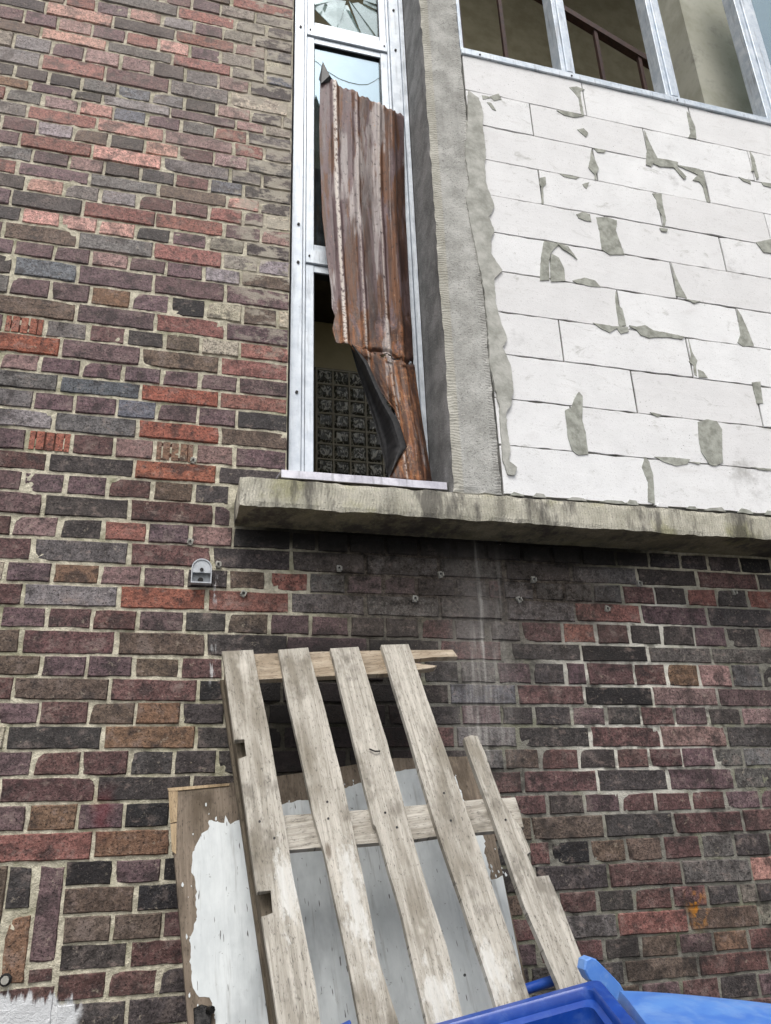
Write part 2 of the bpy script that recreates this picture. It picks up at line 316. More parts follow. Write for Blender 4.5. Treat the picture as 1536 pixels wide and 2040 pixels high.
# ------------------------------------------------------------------ object helpers
WL = {}          # world location of every root
def tag(o, label, cat, group=None):
    o['label'] = label; o['category'] = cat
    if group: o['group'] = group
    return o
def thing(name, loc, label, cat, group=None):
    o = bpy.data.objects.new(name, None); COL.objects.link(o); o.location = loc; o.empty_display_size = 0.1
    WL[o.name] = Vector(loc); return tag(o, label, cat, group)
def link(name, me, mat, parent=None, loc=None):
    o = bpy.data.objects.new(name, me); COL.objects.link(o)
    if mat is not None and not me.materials: me.materials.append(mat)
    if parent is not None: o.parent = parent
    if loc is not None: o.location = loc
    return o
def mesh_obj(name, bm, mat, parent=None, origin=None, smooth=False):
    """world-space bmesh -> object; a part keeps its thing's origin"""
    base = WL.get(parent.name, Vector((0, 0, 0))) if parent else Vector(origin or (0, 0, 0))
    bmesh.ops.recalc_face_normals(bm, faces=bm.faces)
    for v in bm.verts: v.co -= base
    me = bpy.data.meshes.new(name); bm.to_mesh(me); bm.free()
    if smooth:
        me.polygons.foreach_set('use_smooth', [True]*len(me.polygons))
        if smooth != 'all': me.set_sharp_from_angle(angle=math.radians(38))
    o = link(name, me, mat, parent)
    if parent is None: o.location = base
    WL[o.name] = base
    return o
def add_box(bm, x0, x1, y0, y1, z0, z1, bev=0.0, mat_index=0):
    vs = [bm.verts.new(c) for c in ((x0, y0, z0), (x1, y0, z0), (x1, y1, z0), (x0, y1, z0), (x0, y0, z1), (x1, y0, z1), (x1, y1, z1), (x0, y1, z1))]
    fs = [bm.faces.new([vs[i] for i in q]) for q in ((3, 2, 1, 0), (4, 5, 6, 7), (0, 1, 5, 4), (1, 2, 6, 5), (2, 3, 7, 6), (3, 0, 4, 7))]
    if bev: bmesh.ops.bevel(bm, geom=list({e for f in fs for e in f.edges}), offset=bev, segments=1, affect='EDGES')
    return fs
def box(name, b, mat, parent=None, bev=0.0):
    bm = bmesh.new(); add_box(bm, *b, bev=bev)
    return mesh_obj(name, bm, mat, parent, origin=((b[0]+b[1])/2, (b[2]+b[3])/2, b[4]) if parent is None else None)
def add_prism(bm, pts, off, bev=0.0):
    """flat outline pts (front), pushed back by off"""
    off = Vector(off); a = [bm.verts.new(Vector(p)) for p in pts]; b = [bm.verts.new(Vector(p)+off) for p in pts]
    n = len(a)
    if n > 5 and not bev:
        for t in tessellate_polygon([[v.co for v in a]]):
            try: bm.faces.new([a[k] for k in t]); bm.faces.new([b[k] for k in reversed(t)])
            except ValueError: pass
        for i in range(n): bm.faces.new((a[i], b[i], b[(i+1) % n], a[(i+1) % n]))
        return
    top = bm.faces.new(a); bot = bm.faces.new(b[::-1])
    for i in range(n): bm.faces.new((a[i], b[i], b[(i+1) % n], a[(i+1) % n]))
    if bev: bmesh.ops.bevel(bm, geom=list(top.edges), offset=bev, segments=1, affect='EDGES')
    bmesh.ops.triangulate(bm, faces=[f for f in bm.faces if len(f.verts) > 4])
def prism(name, pts, off, mat, parent=None, bev=0.0):
    bm = bmesh.new(); add_prism(bm, pts, off, bev); return mesh_obj(name, bm, mat, parent)
def tube(bm, a, b, r, n=10):
    a, b = Vector(a), Vector(b); d = (b-a).normalized(); u = d.orthogonal().normalized(); v = d.cross(u)
    ra = [bm.verts.new(a+(u*math.cos(t)+v*math.sin(t))*r) for t in [2*math.pi*i/n for i in range(n)]]
    rb = [bm.verts.new(b+(u*math.cos(t)+v*math.sin(t))*r) for t in [2*math.pi*i/n for i in range(n)]]
    for i in range(n): bm.faces.new((ra[i], ra[(i+1) % n], rb[(i+1) % n], rb[i]))
    bm.faces.new(ra[::-1]); bm.faces.new(rb)
def set_uv(o, fn):
    me = o.data; uvl = me.uv_layers.new(name='UVMap'); base = WL[o.name]
    for lp in me.loops: uvl.data[lp.index].uv = fn(me.vertices[lp.vertex_index].co+base)
def structure(o): o['kind'] = 'structure'; return o
def jit(a): return random.uniform(-a, a)

# ------------------------------------------------------------------ ground
M_GROUND = simple('worn_asphalt', (74, 73, 71), (104, 102, 98), 12, 0.95, bump=0.6, bd=0.01)
bm = bmesh.new(); vs = [bm.verts.new(c) for c in ((-400, -600, 0), (400, -600, 0), (400, 400, 0), (-400, 400, 0))]; bm.faces.new(vs)
structure(mesh_obj('ground', bm, M_GROUND))

# ------------------------------------------------------------------ brick wall
JL = [4.662, 4.582, 4.516, 4.43, 4.341, 4.269, 4.212, 4.14, 4.066, 3.991, 3.917, 3.846, 3.779, 3.704, 3.625, 3.554, 3.473, 3.402, 3.314, 3.228, 3.145, 3.071, 2.991, 2.92, 2.85, 2.774, 2.699, 2.618, 2.546, 2.469, 2.389, 2.314, 2.234, 2.163, 2.086, 2.016, 1.935, 1.867, 1.795, 1.724, 1.652, 1.577, 1.504, 1.429, 1.35, 1.282, 1.21, 1.139, 1.07, 1.0]
JR = [2.319, 2.245, 2.169, 2.09, 2.009, 1.942, 1.855, 1.782, 1.713, 1.636, 1.565, 1.487, 1.419, 1.342, 1.264, 1.184, 1.116, 1.043, 0.977, 0.91]
CH = 0.0754
def zj(i, X):
    if i < 0: l = r = JL[0]-i*CH
    elif i < 31: l = r = JL[i]
    elif i < 50: l, r = JL[i], JR[i-31]
    elif i == 50: l, r = 0.925, JR[19]
    else: l = 0.925-(i-50)*0.0735; r = JR[19]-(i-50)*0.0725
    t = min(max((X+0.25)/1.95, -0.4), 1.6); return l+(r-l)*t
# every course read off the photograph: zone, then edge colour edge colour ... edge
ZONE = {'a': (0, 2.56), 'r': (900, 2.415), 'm': (440, 2.743)}
ROWS = {
-3: 'a 980 P 1125 T 1300 T 1495', -2: 'a 165 P 500 G 907 R 1198 T 1360 D 1495',
-1: 'a -20 D 165 B 335 R 492 P 660 S 828 L 990 P 1140 T 1295 D 1495',
0: 'a -110 D 235 S 575 D 895 R 1198 N 1358 G 1490', 1: 'a -40 P 122 P 296 N 470 P 642 R 810 S 966 P 1126 T 1290 G 1352 W 1492',
2: 'a -130 B 208 S 547 G 880 R 1178 T 1355 U 1495', 3: 'a -90 T 72 L 262 P 430 N 612 N 775 D 945 G 1115 N 1275 D 1490',
4: 'a -140 L 208 R 535 Q 866 G 1172 W 1475', 5: 'a -90 D 72 D 248 K 418 G 595 U 772 G 940 D 1105 N 1280 D 1440 T 1495',
6: 'a -180 O 150 P 375 D 525 L 870 P 1205 N 1348 T 1490', 7: 'a -150 R 30 G 220 N 402 S 578 U 750 P 926 G 1095 R 1265 G 1490',
8: 'a -190 G 140 R 495 S 838 N 1192 R 1348 G 1490', 9: 'a -170 P 10 Q 190 L 375 B 558 D 738 S 912 Q 1092 N 1265 G 1490',
10: 'a -230 P 102 R 470 S 830 G 1175 G 1338 D 1490', 11: 'a -20 G 165 P 352 N 532 D 715 D 892 Q 1072 U 1242 D 1488',
12: 'a -250 R 88 P 455 G 808 B 1158 S 1328 D 1488', 13: 'a -50 D 135 S 328 G 512 L 703 Q 888 Q 1068 R 1242 P 1350 W 1486',
14: 'a -280 P 57 D 422 R 792 R 1142 P 1332 N 1486', 15: 'a -80 D 110 S 308 S 500 S 694 D 872 P 1060 T 1252 D 1484',
16: 'a -340 P 15 B 397 G 782 R 1135 T 1316 L 1484', 17: 'a -120 P 72 P 275 P 465 N 655 P 845 P 1042 L 1228 B 1484',
18: 'a -320 D 67 U 395 P 785 P 1150 P 1484', 19: 'a -140 G 50 P 258 P 462 O 670 P 870 K 1052 W 1238 B 1420 W 1482',
20: 'a -30 B 388 P 790 R 1150 P 1482', 21: 'a -170 P 20 c 230 G 450 Q 645 D 842 B 1025 W 1222 R 1480',
22: 'a -80 C 312 P 720 B 1122 R 1480', 23: 'a -200 P 0 N 202 P 418 P 628 P 828 P 1020 P 1212 P 1480',
24: 'a -100 G 298 U 718 C 1118 R 1479', 25: 'a -40 G 170 P 380 P 598 U 800 P 1008 P 1210 D 1478',
26: 'a -130 L 275 G 702 C 1122 B 1476', 27: 'a -80 P 138 c 362 Q 582 N 790 o 995 N 1198 P 1476',
28: 'a -180 Q 240 D 685 C 1110 D 1472', 29: 'a -100 P 115 P 332 P 552 Q 775 B 988 D 1180',
30: 'a -210 P 220 D 660 Q 1090 P 1182', 31: 'a -150 Q 60 N 300 D 527 R 752 P 972 N 1188 D 1485|m 385 D 525 D 700 K 900 K 1080 K 1260 |r 15 D 165 D 335 D 480 D 622 K 790 D 950 D 1097 D 1236 D 1390 K 1540',
32: 'a -300 Q 170 G 660 Q 1080 D 1485|m 390 D 792 G 1196 G 1540|r 255 D 578 G 895 D 1182 Q 1475 D 1770', 33: 'a -190 W 28 P 270 O 510 N 730 P 952 D 1165 B 1355|m 270 R 478 G 686 P 888 P 1070 D 1282 G 1460|r 145 Q 245 G 400 G 542 G 680 G 825 Q 980 D 1132 R 1280 D 1428 R 1580',
34: 'a -320 Q 118 L 605 C 1055 R 1480|m 380 G 790 G 1200 G 1540|r 265 G 595 R 915 P 1235 D 1550', 35: 'a 0 P 238 Q 470 Q 702 P 938 D 1157 B 1378|m 268 P 488 P 705 D 895 D 1090 Q 1280 G 1450|r 20 G 185 G 335 Q 535 R 697 Q 860 D 1010 D 1172 P 1325 D 1475 N 1630',
36: 'a -350 B 105 Q 595 B 1052 D 1470|m 355 P 805 D 1198 Q 1540|r 290 D 625 K 945 G 1252 G 1560', 37: 'a -30 B 205 P 442 P 682 B 918 Q 1140 D 1360|r 40 G 220 P 390 D 550 P 652 Q 882 Q 1038 O 1192 N 1350 G 1495 D 1650',
38: 'a -390 Q 68 B 560 Q 1012 K 1440|r -10 U 315 Q 645 K 970 N 1282 P 1600', 39: 'a -30 P 202 Q 452 B 692 O 925 D 1150|r 50 P 243 D 398 D 578 P 745 D 912 Q 1075 P 1235 D 1398 N 1550',
40: 'a -420 W 25 D 522 O 1002 D 1440|r 20 G 322 D 670 Q 1010 N 1325 D 1640', 41: 'a -90 P 167 Q 415 Q 660 D 887 D 1110 D 1330|r 90 G 257 B 428 Q 615 D 795 Q 953 Q 1110 P 1268 G 1402 G 1560',
42: 'a -10 Q 490 D 975 D 1400|r 20 Q 345 Q 705 D 1045 P 1360 G 1680', 43: 'a -110 P 135 O 395 P 635 K 870 K 1100|r 150 Q 302 Q 462 D 642 P 815 Q 985 Q 1155 Q 1320 P 1488 P 1650',
44: 'a -30 R 472 O 870 B 1330|r 70 B 388 B 738 D 1075 Q 1402 Q 1720', 45: 'a 318 K 580 P 822 K 1060|r 215 D 377 Q 478 K 668 B 842 B 1020 Q 1200 G 1360 D 1530',
46: 'a 315 B 690 K 1080|r 90 D 405 D 758 Q 1112 G 1440 S 1800', 47: 'a 312 B 570 B 828 Q 1080|r 350 D 520 Q 705 D 882 Q 1062 Q 1232 D 1388 T 1470 D 1640',
48: 'a 295 D 655 Q 1040|r 110 Q 440 G 800 R 1140 B 1480 T 1800', 49: 'a 280 Q 542 Q 808 D 1060|r 420 Q 600 Q 735 D 912 B 1095 P 1260 O 1430 Q 1600',
50: 'a 270 D 645 D 1000|r 380 D 838 B 1190 Q 1525', 51: 'a 240 P 480 D 740 D 1000|r 380 D 560 Q 740 B 920 P 1110 Q 1295 D 1480',
}
PAL = {'P': (104, 85, 87), 'Q': (102, 77, 75), 'R': (136, 94, 86), 'C': (147, 92, 76), 'S': (178, 138, 127), 'N': (143, 117, 113), 'B': (102, 88, 78),
       'O': (124, 98, 80), 'D': (75, 70, 69), 'K': (49, 47, 48), 'G': (107, 103, 101), 'U': (100, 102, 108), 'L': (138, 131, 133), 'T': (129, 122, 113), 'W': (172, 163, 145)}
SL = (0.169, 2.395, 2.503)          # ledge: left end, underside, top
XEDGE = 0.354
bricks = []                          # (xa, xb, row, colour code)
for i in range(-24, 64):
    lo = -2.6
    if 45 <= i <= 49: lo = None
    hi = XEDGE if i <= 28 else (0.164 if i <= 30 else 5.2)
    zm = 0.5*(zj(i-1, 0)+zj(i, 0)); segs = []
    if i in ROWS:
        for part in ROWS[i].split('|'):
            tk = part.split(); x0, sc = ZONE[tk[0]]; e = [x0+float(v)/sc for v in tk[1::2]]; c = tk[2::2]
            zz = 0.5*(zj(i-1, 1.4 if tk[0] == 'r' else 0)+zj(i, 1.4 if tk[0] == 'r' else 0))
            X = [x_at(p, zz) for p in e]
            for k in range(len(c)):
                if segs and X[k] < segs[-1][1]-0.02: X[k] = segs[-1][1]
                if X[k+1]-X[k] > 0.035 and X[k] < hi: segs.append((X[k], min(X[k+1], hi), c[k]))
    segs.sort()
    step = 0.2836 if i % 2 == 0 else 0.1418
    start = segs[0][0] if 45 <= i <= 49 and segs else lo
    cur, out = start, []
    for sg in segs+[(hi, hi, None)]:
        gap = sg[0]-cur
        if gap > 0.05:
            n = max(1, round(gap/step))
            for k in range(n):
                xa, xb = cur+gap*k/n, cur+gap*(k+1)/n
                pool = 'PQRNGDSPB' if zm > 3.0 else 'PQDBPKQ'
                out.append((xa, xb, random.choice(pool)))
        if sg[2]: out.append(sg)
        cur = max(cur, sg[1])
    bricks += [(a, b, i, c) for a, b, c in out if b-a > 0.03]
# upright bricks over the old opening, lower left (outline in photo px -> wall)
def z4(x, y): return on_y(x/2.56, 1500+y/2.56, 0)
SOLD = [((-140, 15), (570, 1180), 'B'), ((26, 168), (570, 806), 'D'), ((8, 150), (822, 1190), 'O'), ((166, 316), (568, 1076), 'P'), ((132, 276), (1092, 1182), 'Q'), ((-150, 276), (1195, 1400), 'Q')]

def brick_mesh(name, seed, nx):
    rnd = random.Random(seed); bm = bmesh.new(); nz = 2
    e = 0.5
    def P(i, j, inset, y):
        u, v = i/nx*2-1, j/nz*2-1
        lx, lz = 0.5*u, 0.5*v
        if abs(u) == 1: lx = (0.5-inset[0])*u+rnd.uniform(-1, 1)*inset[2]
        if abs(v) == 1: lz = (0.5-inset[1])*v+rnd.uniform(-1, 1)*inset[3]
        return bm.verts.new((lx, y, lz))
    L = 0.27 if nx > 4 else 0.13; H = 0.064
    g = [[P(i, j, (0.0028/L, 0.0028/H, 0.0016/L, 0.0014/H), -0.5+rnd.uniform(-0.02, 0.02)) for j in range(nz+1)] for i in range(nx+1)]
    # a broken corner or edge now and then
    if rnd.random() < 0.4: k = rnd.choice([0, nx]); j = rnd.choice([0, nz]); g[k][j].co.x *= 1-0.010/L; g[k][j].co.z *= 1-0.008/H; g[k][j].co.y += 0.10
    ring = [(i, 0) for i in range(nx)]+[(nx, j) for j in range(nz)]+[(i, nz) for i in range(nx, 0, -1)]+[(0, j) for j in range(nz, 0, -1)]
    r1 = []; r2 = []
    for i, j in ring:
        v = g[i][j].co; u, w_ = i/nx*2-1, j/nz*2-1
        x = v.x+(0.0035/L*u if abs(u) == 1 else 0); z = v.z+(0.0035/H*w_ if abs(w_) == 1 else 0)
        r1.append(bm.verts.new((x, -0.38+rnd.uniform(-0.03, 0.03), z))); r2.append(bm.verts.new((x, 0.5, z)))
    for i in range(nx):
        for j in range(nz): bm.faces.new((g[i][j], g[i+1][j], g[i+1][j+1], g[i][j+1]))
    n = len(ring)
    for k in range(n):
        a, b = ring[k], ring[(k+1) % n]
        bm.faces.new((g[a[0]][a[1]], r1[k], r1[(k+1) % n], g[b[0]][b[1]])); bm.faces.new((r1[k], r2[k], r2[(k+1) % n], r1[(k+1) % n]))
    bmesh.ops.recalc_face_normals(bm, faces=bm.faces)
    me = bpy.data.meshes.new(name); bm.to_mesh(me); bm.free(); me.materials.append(M_BRICK); return me
def cored_mesh():
    bm = bmesh.new(); nx = 9; rnd = random.Random(3); xs = [-.5, -.37, -.33, -.14, -.09, .10, .15, .34, .37, .5]
    for k in range(nx):
        y = -.49 if k % 2 == 0 else -.43; w_ = xs[k+1]-xs[k]
        for f in add_box(bm, xs[k], xs[k+1]-.0004, y+rnd.uniform(-.02, .02), .5, -.5+rnd.uniform(0, .03), .5-rnd.uniform(0, .03)): f.material_index = k % 2
    me = bpy.data.meshes.new('brick_cored'); bm.to_mesh(me); bm.free(); me.materials.append(M_BRICK); me.materials.append(simple('shaded_slot', (48, 32, 28), (92, 60, 50), 40, .95)); return me  # slots are shallow; the shade of their depth is put into the colour
ME_C = cored_mesh()
ME_S = [brick_mesh('brick_long', s, 6) for s in range(8)]; ME_H = [brick_mesh('brick_short', 50+s, 3) for s in range(8)]
wall = thing('brick_wall', (0, 0, 0), 'weathered red, purple and charcoal brick wall around and below the concrete ledge', 'brick wall')
BT = 0.05                             # brick depth modelled
items = []
for (xa, xb, i, c) in bricks:
    xm = (xa+xb)/2; jx = 0.0115+random.uniform(-.003, .004); jz = 0.0090+random.uniform(-.002, .003)
    zt, zb = zj(i-1, xm), zj(i, xm); slope = math.atan2((zj(i, xb)-zj(i, xa)), xb-xa)
    ln, ht = xb-xa-jx, zt-zb-jz
    if ht < 0.03 or ln < 0.015: continue
    items.append((xm+jit(.0015), (zt+zb)/2+jit(.001), ln, ht, slope+jit(.0035), c))
for (x, y, c) in SOLD:
    p0, p1 = z4(x[0], y[0]), z4(x[1], y[1]); q0, q1 = z4(x[0], y[1]), z4(x[1], y[0])
    xa, xb = (p0[0]+q0[0])/2, (p1[0]+q1[0])/2; zt, zb = (p0[2]+q1[2])/2, (p1[2]+q0[2])/2
    items.append(((xa+xb)/2, (zt+zb)/2, xb-xa-.012, zt-zb-.012, jit(.006), c))
def shown(it):
    a = project((it[0]-it[2]/2, 0, it[1]+it[3]/2)); b = project((it[0]+it[2]/2, 0, it[1]-it[3]/2))
    x0, x1, y0, y1 = max(a[0], 0), min(b[0], PW), max(min(a[1], b[1]), 0), min(max(a[1], b[1]), PH)
    if x1 <= x0 or y1 <= y0: return 0
    area = (x1-x0)*(y1-y0); xm, ym = (x0+x1)/2, (y0+y1)/2
    if 470+0.14*(ym-1300) < xm < 880+0.32*(ym-1300) and ym > 1330: area *= 0.15      # mostly behind pallet and board
    if xm > 900 and ym > 1965: area *= 0.1
    return area
items.sort(key=shown, reverse=True)
def brick_col(c, z):
    r, g, b = lin(PAL[c.upper()]); k = random.uniform(0.82, 1.18)*(1.0+0.42*min(1, max(0, (z-2.6)/1.3))); return (r*k*random.uniform(.95, 1.05), g*k, b*k*random.uniform(.95, 1.05), 1)  # brighter towards the top: sky brightness put into the brick colour
field = bmesh.new(); fl = field.loops.layers.float_color.new('Col')
for k, (x, z, ln, ht, sl_, c) in enumerate(items):
    src = ME_C if c.islower() else random.choice(ME_S if ln > 0.17 else ME_H); col = brick_col(c, z)
    y = BT/2 + jit(.0022) - (0.001 if c in 'CS' else 0)
    flip = random.choice((1, -1))
    if ht > ln*1.2:                                         # upright brick
        mt = Matrix.Translation((x, y, z)) @ Matrix.Rotation(math.pi/2-sl_, 4, 'Y') @ Matrix.Diagonal((ht, BT, ln, 1)); rot = math.pi/2-sl_; scl = (ht, BT, ln)
    else: rot = -sl_; scl = (ln, BT, ht)
    if k < 300:
        o = bpy.data.objects.new('brick', src); COL.objects.link(o); o.parent = wall; o.location = (x, y, z); o.rotation_euler = (0, rot, 0); o.scale = scl; o.color = col
    else:
        mt = Matrix.Translation((x, y, z)) @ Matrix.Rotation(rot, 4, 'Y') @ Matrix.Diagonal((*scl, 1))
        base = len(field.verts); vm = [field.verts.new(mt @ v.co) for v in src.vertices]
        for p in src.polygons:
            f = field.faces.new([vm[q] for q in p.vertices])
            for lp in f.loops: lp[fl] = col
me = bpy.data.meshes.new('brick_field'); field.to_mesh(me); field.free()
bf = link('brick_field', me, M_BRICKF, wall); bf['kind'] = 'stuff'
# mortar bed: displaced sheet with a window/ledge notch
def mortar_sheet():
    bm = bmesh.new()
    def patch(x0, x1, z0, z1, st):
        nx, nz = max(1, int((x1-x0)/st)), max(1, int((z1-z0)/st)); g = []
        for i in range(nx+1):
            col = []
            for j in range(nz+1):
                x, z = x0+(x1-x0)*i/nx, z0+(z1-z0)*j/nz
                d = mnoise.noise((x*9, 3.1, z*9))*0.0026+mnoise.noise((x*37, 7.7, z*37))*0.0030+mnoise.noise((x*90, 1.7, z*90))*0.0016
                col.append(bm.verts.new((x, 0.0050-d, z)))
            g.append(col)
        for i in range(nx):
            for j in range(nz): bm.faces.new((g[i][j], g[i+1][j], g[i+1][j+1], g[i][j+1]))
    patch(-1.05, 0.350, 2.43, 5.6, 0.0115); patch(-0.75, 2.6, 0.75, 2.43, 0.0115)
    patch(-2.6, -1.05, 0.0, 5.6, 0.08); patch(-2.6, .350, 5.6, 6.4, 0.08); patch(-1.05, -0.75, 0, 2.43, .08); patch(-.75, 2.6, 0, .75, .08); patch(2.6, 5.2, 0, 2.43, .08)
    return bm
mo = mesh_obj('mortar', mortar_sheet(), M_MORTAR, wall, smooth='all')
for p in mo.data.polygons: pass
bm = bmesh.new(); add_box(bm, -2.6, 0.345, 0.052, 0.30, 2.39, 6.4); add_box(bm, -2.6, 5.2, 0.052, 0.30, 0.0, 2.388); mesh_obj('wall_core', bm, M_MORTAR, wall)
# ragged plaster return at the brick edge
M_RETURN = simple('dark_reveal', (52, 48, 44), (84, 78, 70), 14, 0.95, bump=0.6)
bm = bmesh.new(); add_box(bm, 0.3455, 0.3495, 0.03, 0.30, 2.51, 6.4); mesh_obj('reveal', bm, M_RETURN, wall)

# ------------------------------------------------------------------ concrete ledge
ledge = thing('concrete_ledge', (SL[0], 0, SL[1]), 'long weathered concrete ledge with mossy tooled front edge above the bricks', 'ledge')
def rough_box(x0, x1, y0, y1, z0, z1, st, amp):
    bm = bmesh.new(); nx, ny, nz = [max(1, round((b-a)/st)) for a, b in ((x0, x1), (y0, y1), (z0, z1))]
    cache = {}
    def V(i, j, k):
        if (i, j, k) not in cache:
            p = Vector((x0+(x1-x0)*i/nx, y0+(y1-y0)*j/ny, z0+(z1-z0)*k/nz)); e = (i in (0, nx))+(j in (0, ny))+(k in (0, nz))
            a = amp*(2.2 if e >= 2 else 0.5)
            d = Vector((mnoise.noise(p*17), mnoise.noise(p*17+Vector((9, 0, 0))), mnoise.noise(p*17+Vector((0, 9, 0)))))*a + Vector((0, mnoise.noise(p*45), mnoise.noise(p*45+Vector((5, 0, 0)))))*a*0.6
            c = Vector(((x0+x1)/2, (y0+y1)/2, (z0+z1)/2))
            if e >= 2: d -= Vector((0 if i not in (0, nx) else math.copysign(amp, p.x-c.x), math.copysign(amp, p.y-c.y) if j in (0, ny) else 0, math.copysign(amp, p.z-c.z) if k in (0, nz) else 0))*0.9
            cache[(i, j, k)] = bm.verts.new(p+d)
        return cache[(i, j, k)]
    for i in range(nx):
        for j in range(ny):
            for k in (0, nz): bm.faces.new((V(i, j, k), V(i+1, j, k), V(i+1, j+1, k), V(i, j+1, k)))
        for k in range(nz):
            for j in (0, ny): bm.faces.new((V(i, j, k), V(i+1, j, k), V(i+1, j, k+1), V(i, j, k+1)))
    for j in range(ny):
        for k in range(nz):
            for i in (0, nx): bm.faces.new((V(i, j, k), V(i, j+1, k), V(i, j+1, k+1), V(i, j, k+1)))
    return bm
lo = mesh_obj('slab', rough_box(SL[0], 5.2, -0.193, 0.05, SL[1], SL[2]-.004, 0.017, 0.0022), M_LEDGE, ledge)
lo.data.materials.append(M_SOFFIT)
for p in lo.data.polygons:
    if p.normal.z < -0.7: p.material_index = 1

# ------------------------------------------------------------------ concrete column
XC0, XC1 = 0.920, 1.108
colm = thing('concrete_column', (1.01, -.1, SL[2]), 'grey tooled concrete column between narrow window and white block wall', 'column')
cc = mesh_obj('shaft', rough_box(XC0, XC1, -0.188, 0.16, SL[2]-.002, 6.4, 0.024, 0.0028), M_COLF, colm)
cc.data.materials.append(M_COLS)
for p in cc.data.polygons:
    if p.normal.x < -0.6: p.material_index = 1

# ------------------------------------------------------------------ aerated block wall
blk = thing('block_wall', (1.9, -.1, SL[2]), 'white aerated concrete block wall with grey mortar patches under the band window', 'block wall')
BX, BZ, BH, BL, YB = 1.13159, 4.50826, 0.2, 0.6, -0.186
ZTOP = 4.73
bm = bmesh.new(); add_box(bm, XC1-.02, 5.2, YB+.006, 0.06, SL[2]-.003, ZTOP-.004); mesh_obj('bed_mortar', bm, M_THIN, blk)
for r in range(0, 11):
    zb = max(BZ-0.2*r+.0022, SL[2]+.006); zt = min(BZ-0.2*r+0.2-.0022, ZTOP-.002)
    if r == 0: zt = ZTOP-.002
    sh = 0.6 if r % 2 == 0 else 0.3
    xs = [XC1+.004]+[BX+sh+0.6*k for k in range(0, 6)]
    for a, b in zip(xs[:-1], xs[1:]):
        bm = bmesh.new(); g = 0.0030; y = YB+jit(.0016); nx = 14
        a2, b2 = a+g+jit(.0008), min(b-g, 5.19)+jit(.0008)
        # front outline with small chips along the arrises
        pts = []
        for k in range(nx+1): pts.append((a2+(b2-a2)*k/nx, y, zb+(abs(jit(.004)) if random.random() < .45 else 0)))
        pts.append((b2-abs(jit(.002)), y, (zb+zt)/2+jit(.03)))
        for k in range(nx, -1, -1): pts.append((a2+(b2-a2)*k/nx, y, zt-(abs(jit(.005)) if random.random() < .45 else 0)))
        pts.append((a2+abs(jit(.002)), y, (zb+zt)/2+jit(.03)))
        add_prism(bm, pts, (0, .05, 0), 0.0012)
        mesh_obj('block', bm, M_BLOCK, blk)
Z7 = lambda x, y: (900+x/2.415, y/2.415)
Z8 = lambda x, y: (900+x/2.415, 480+y/2.415)
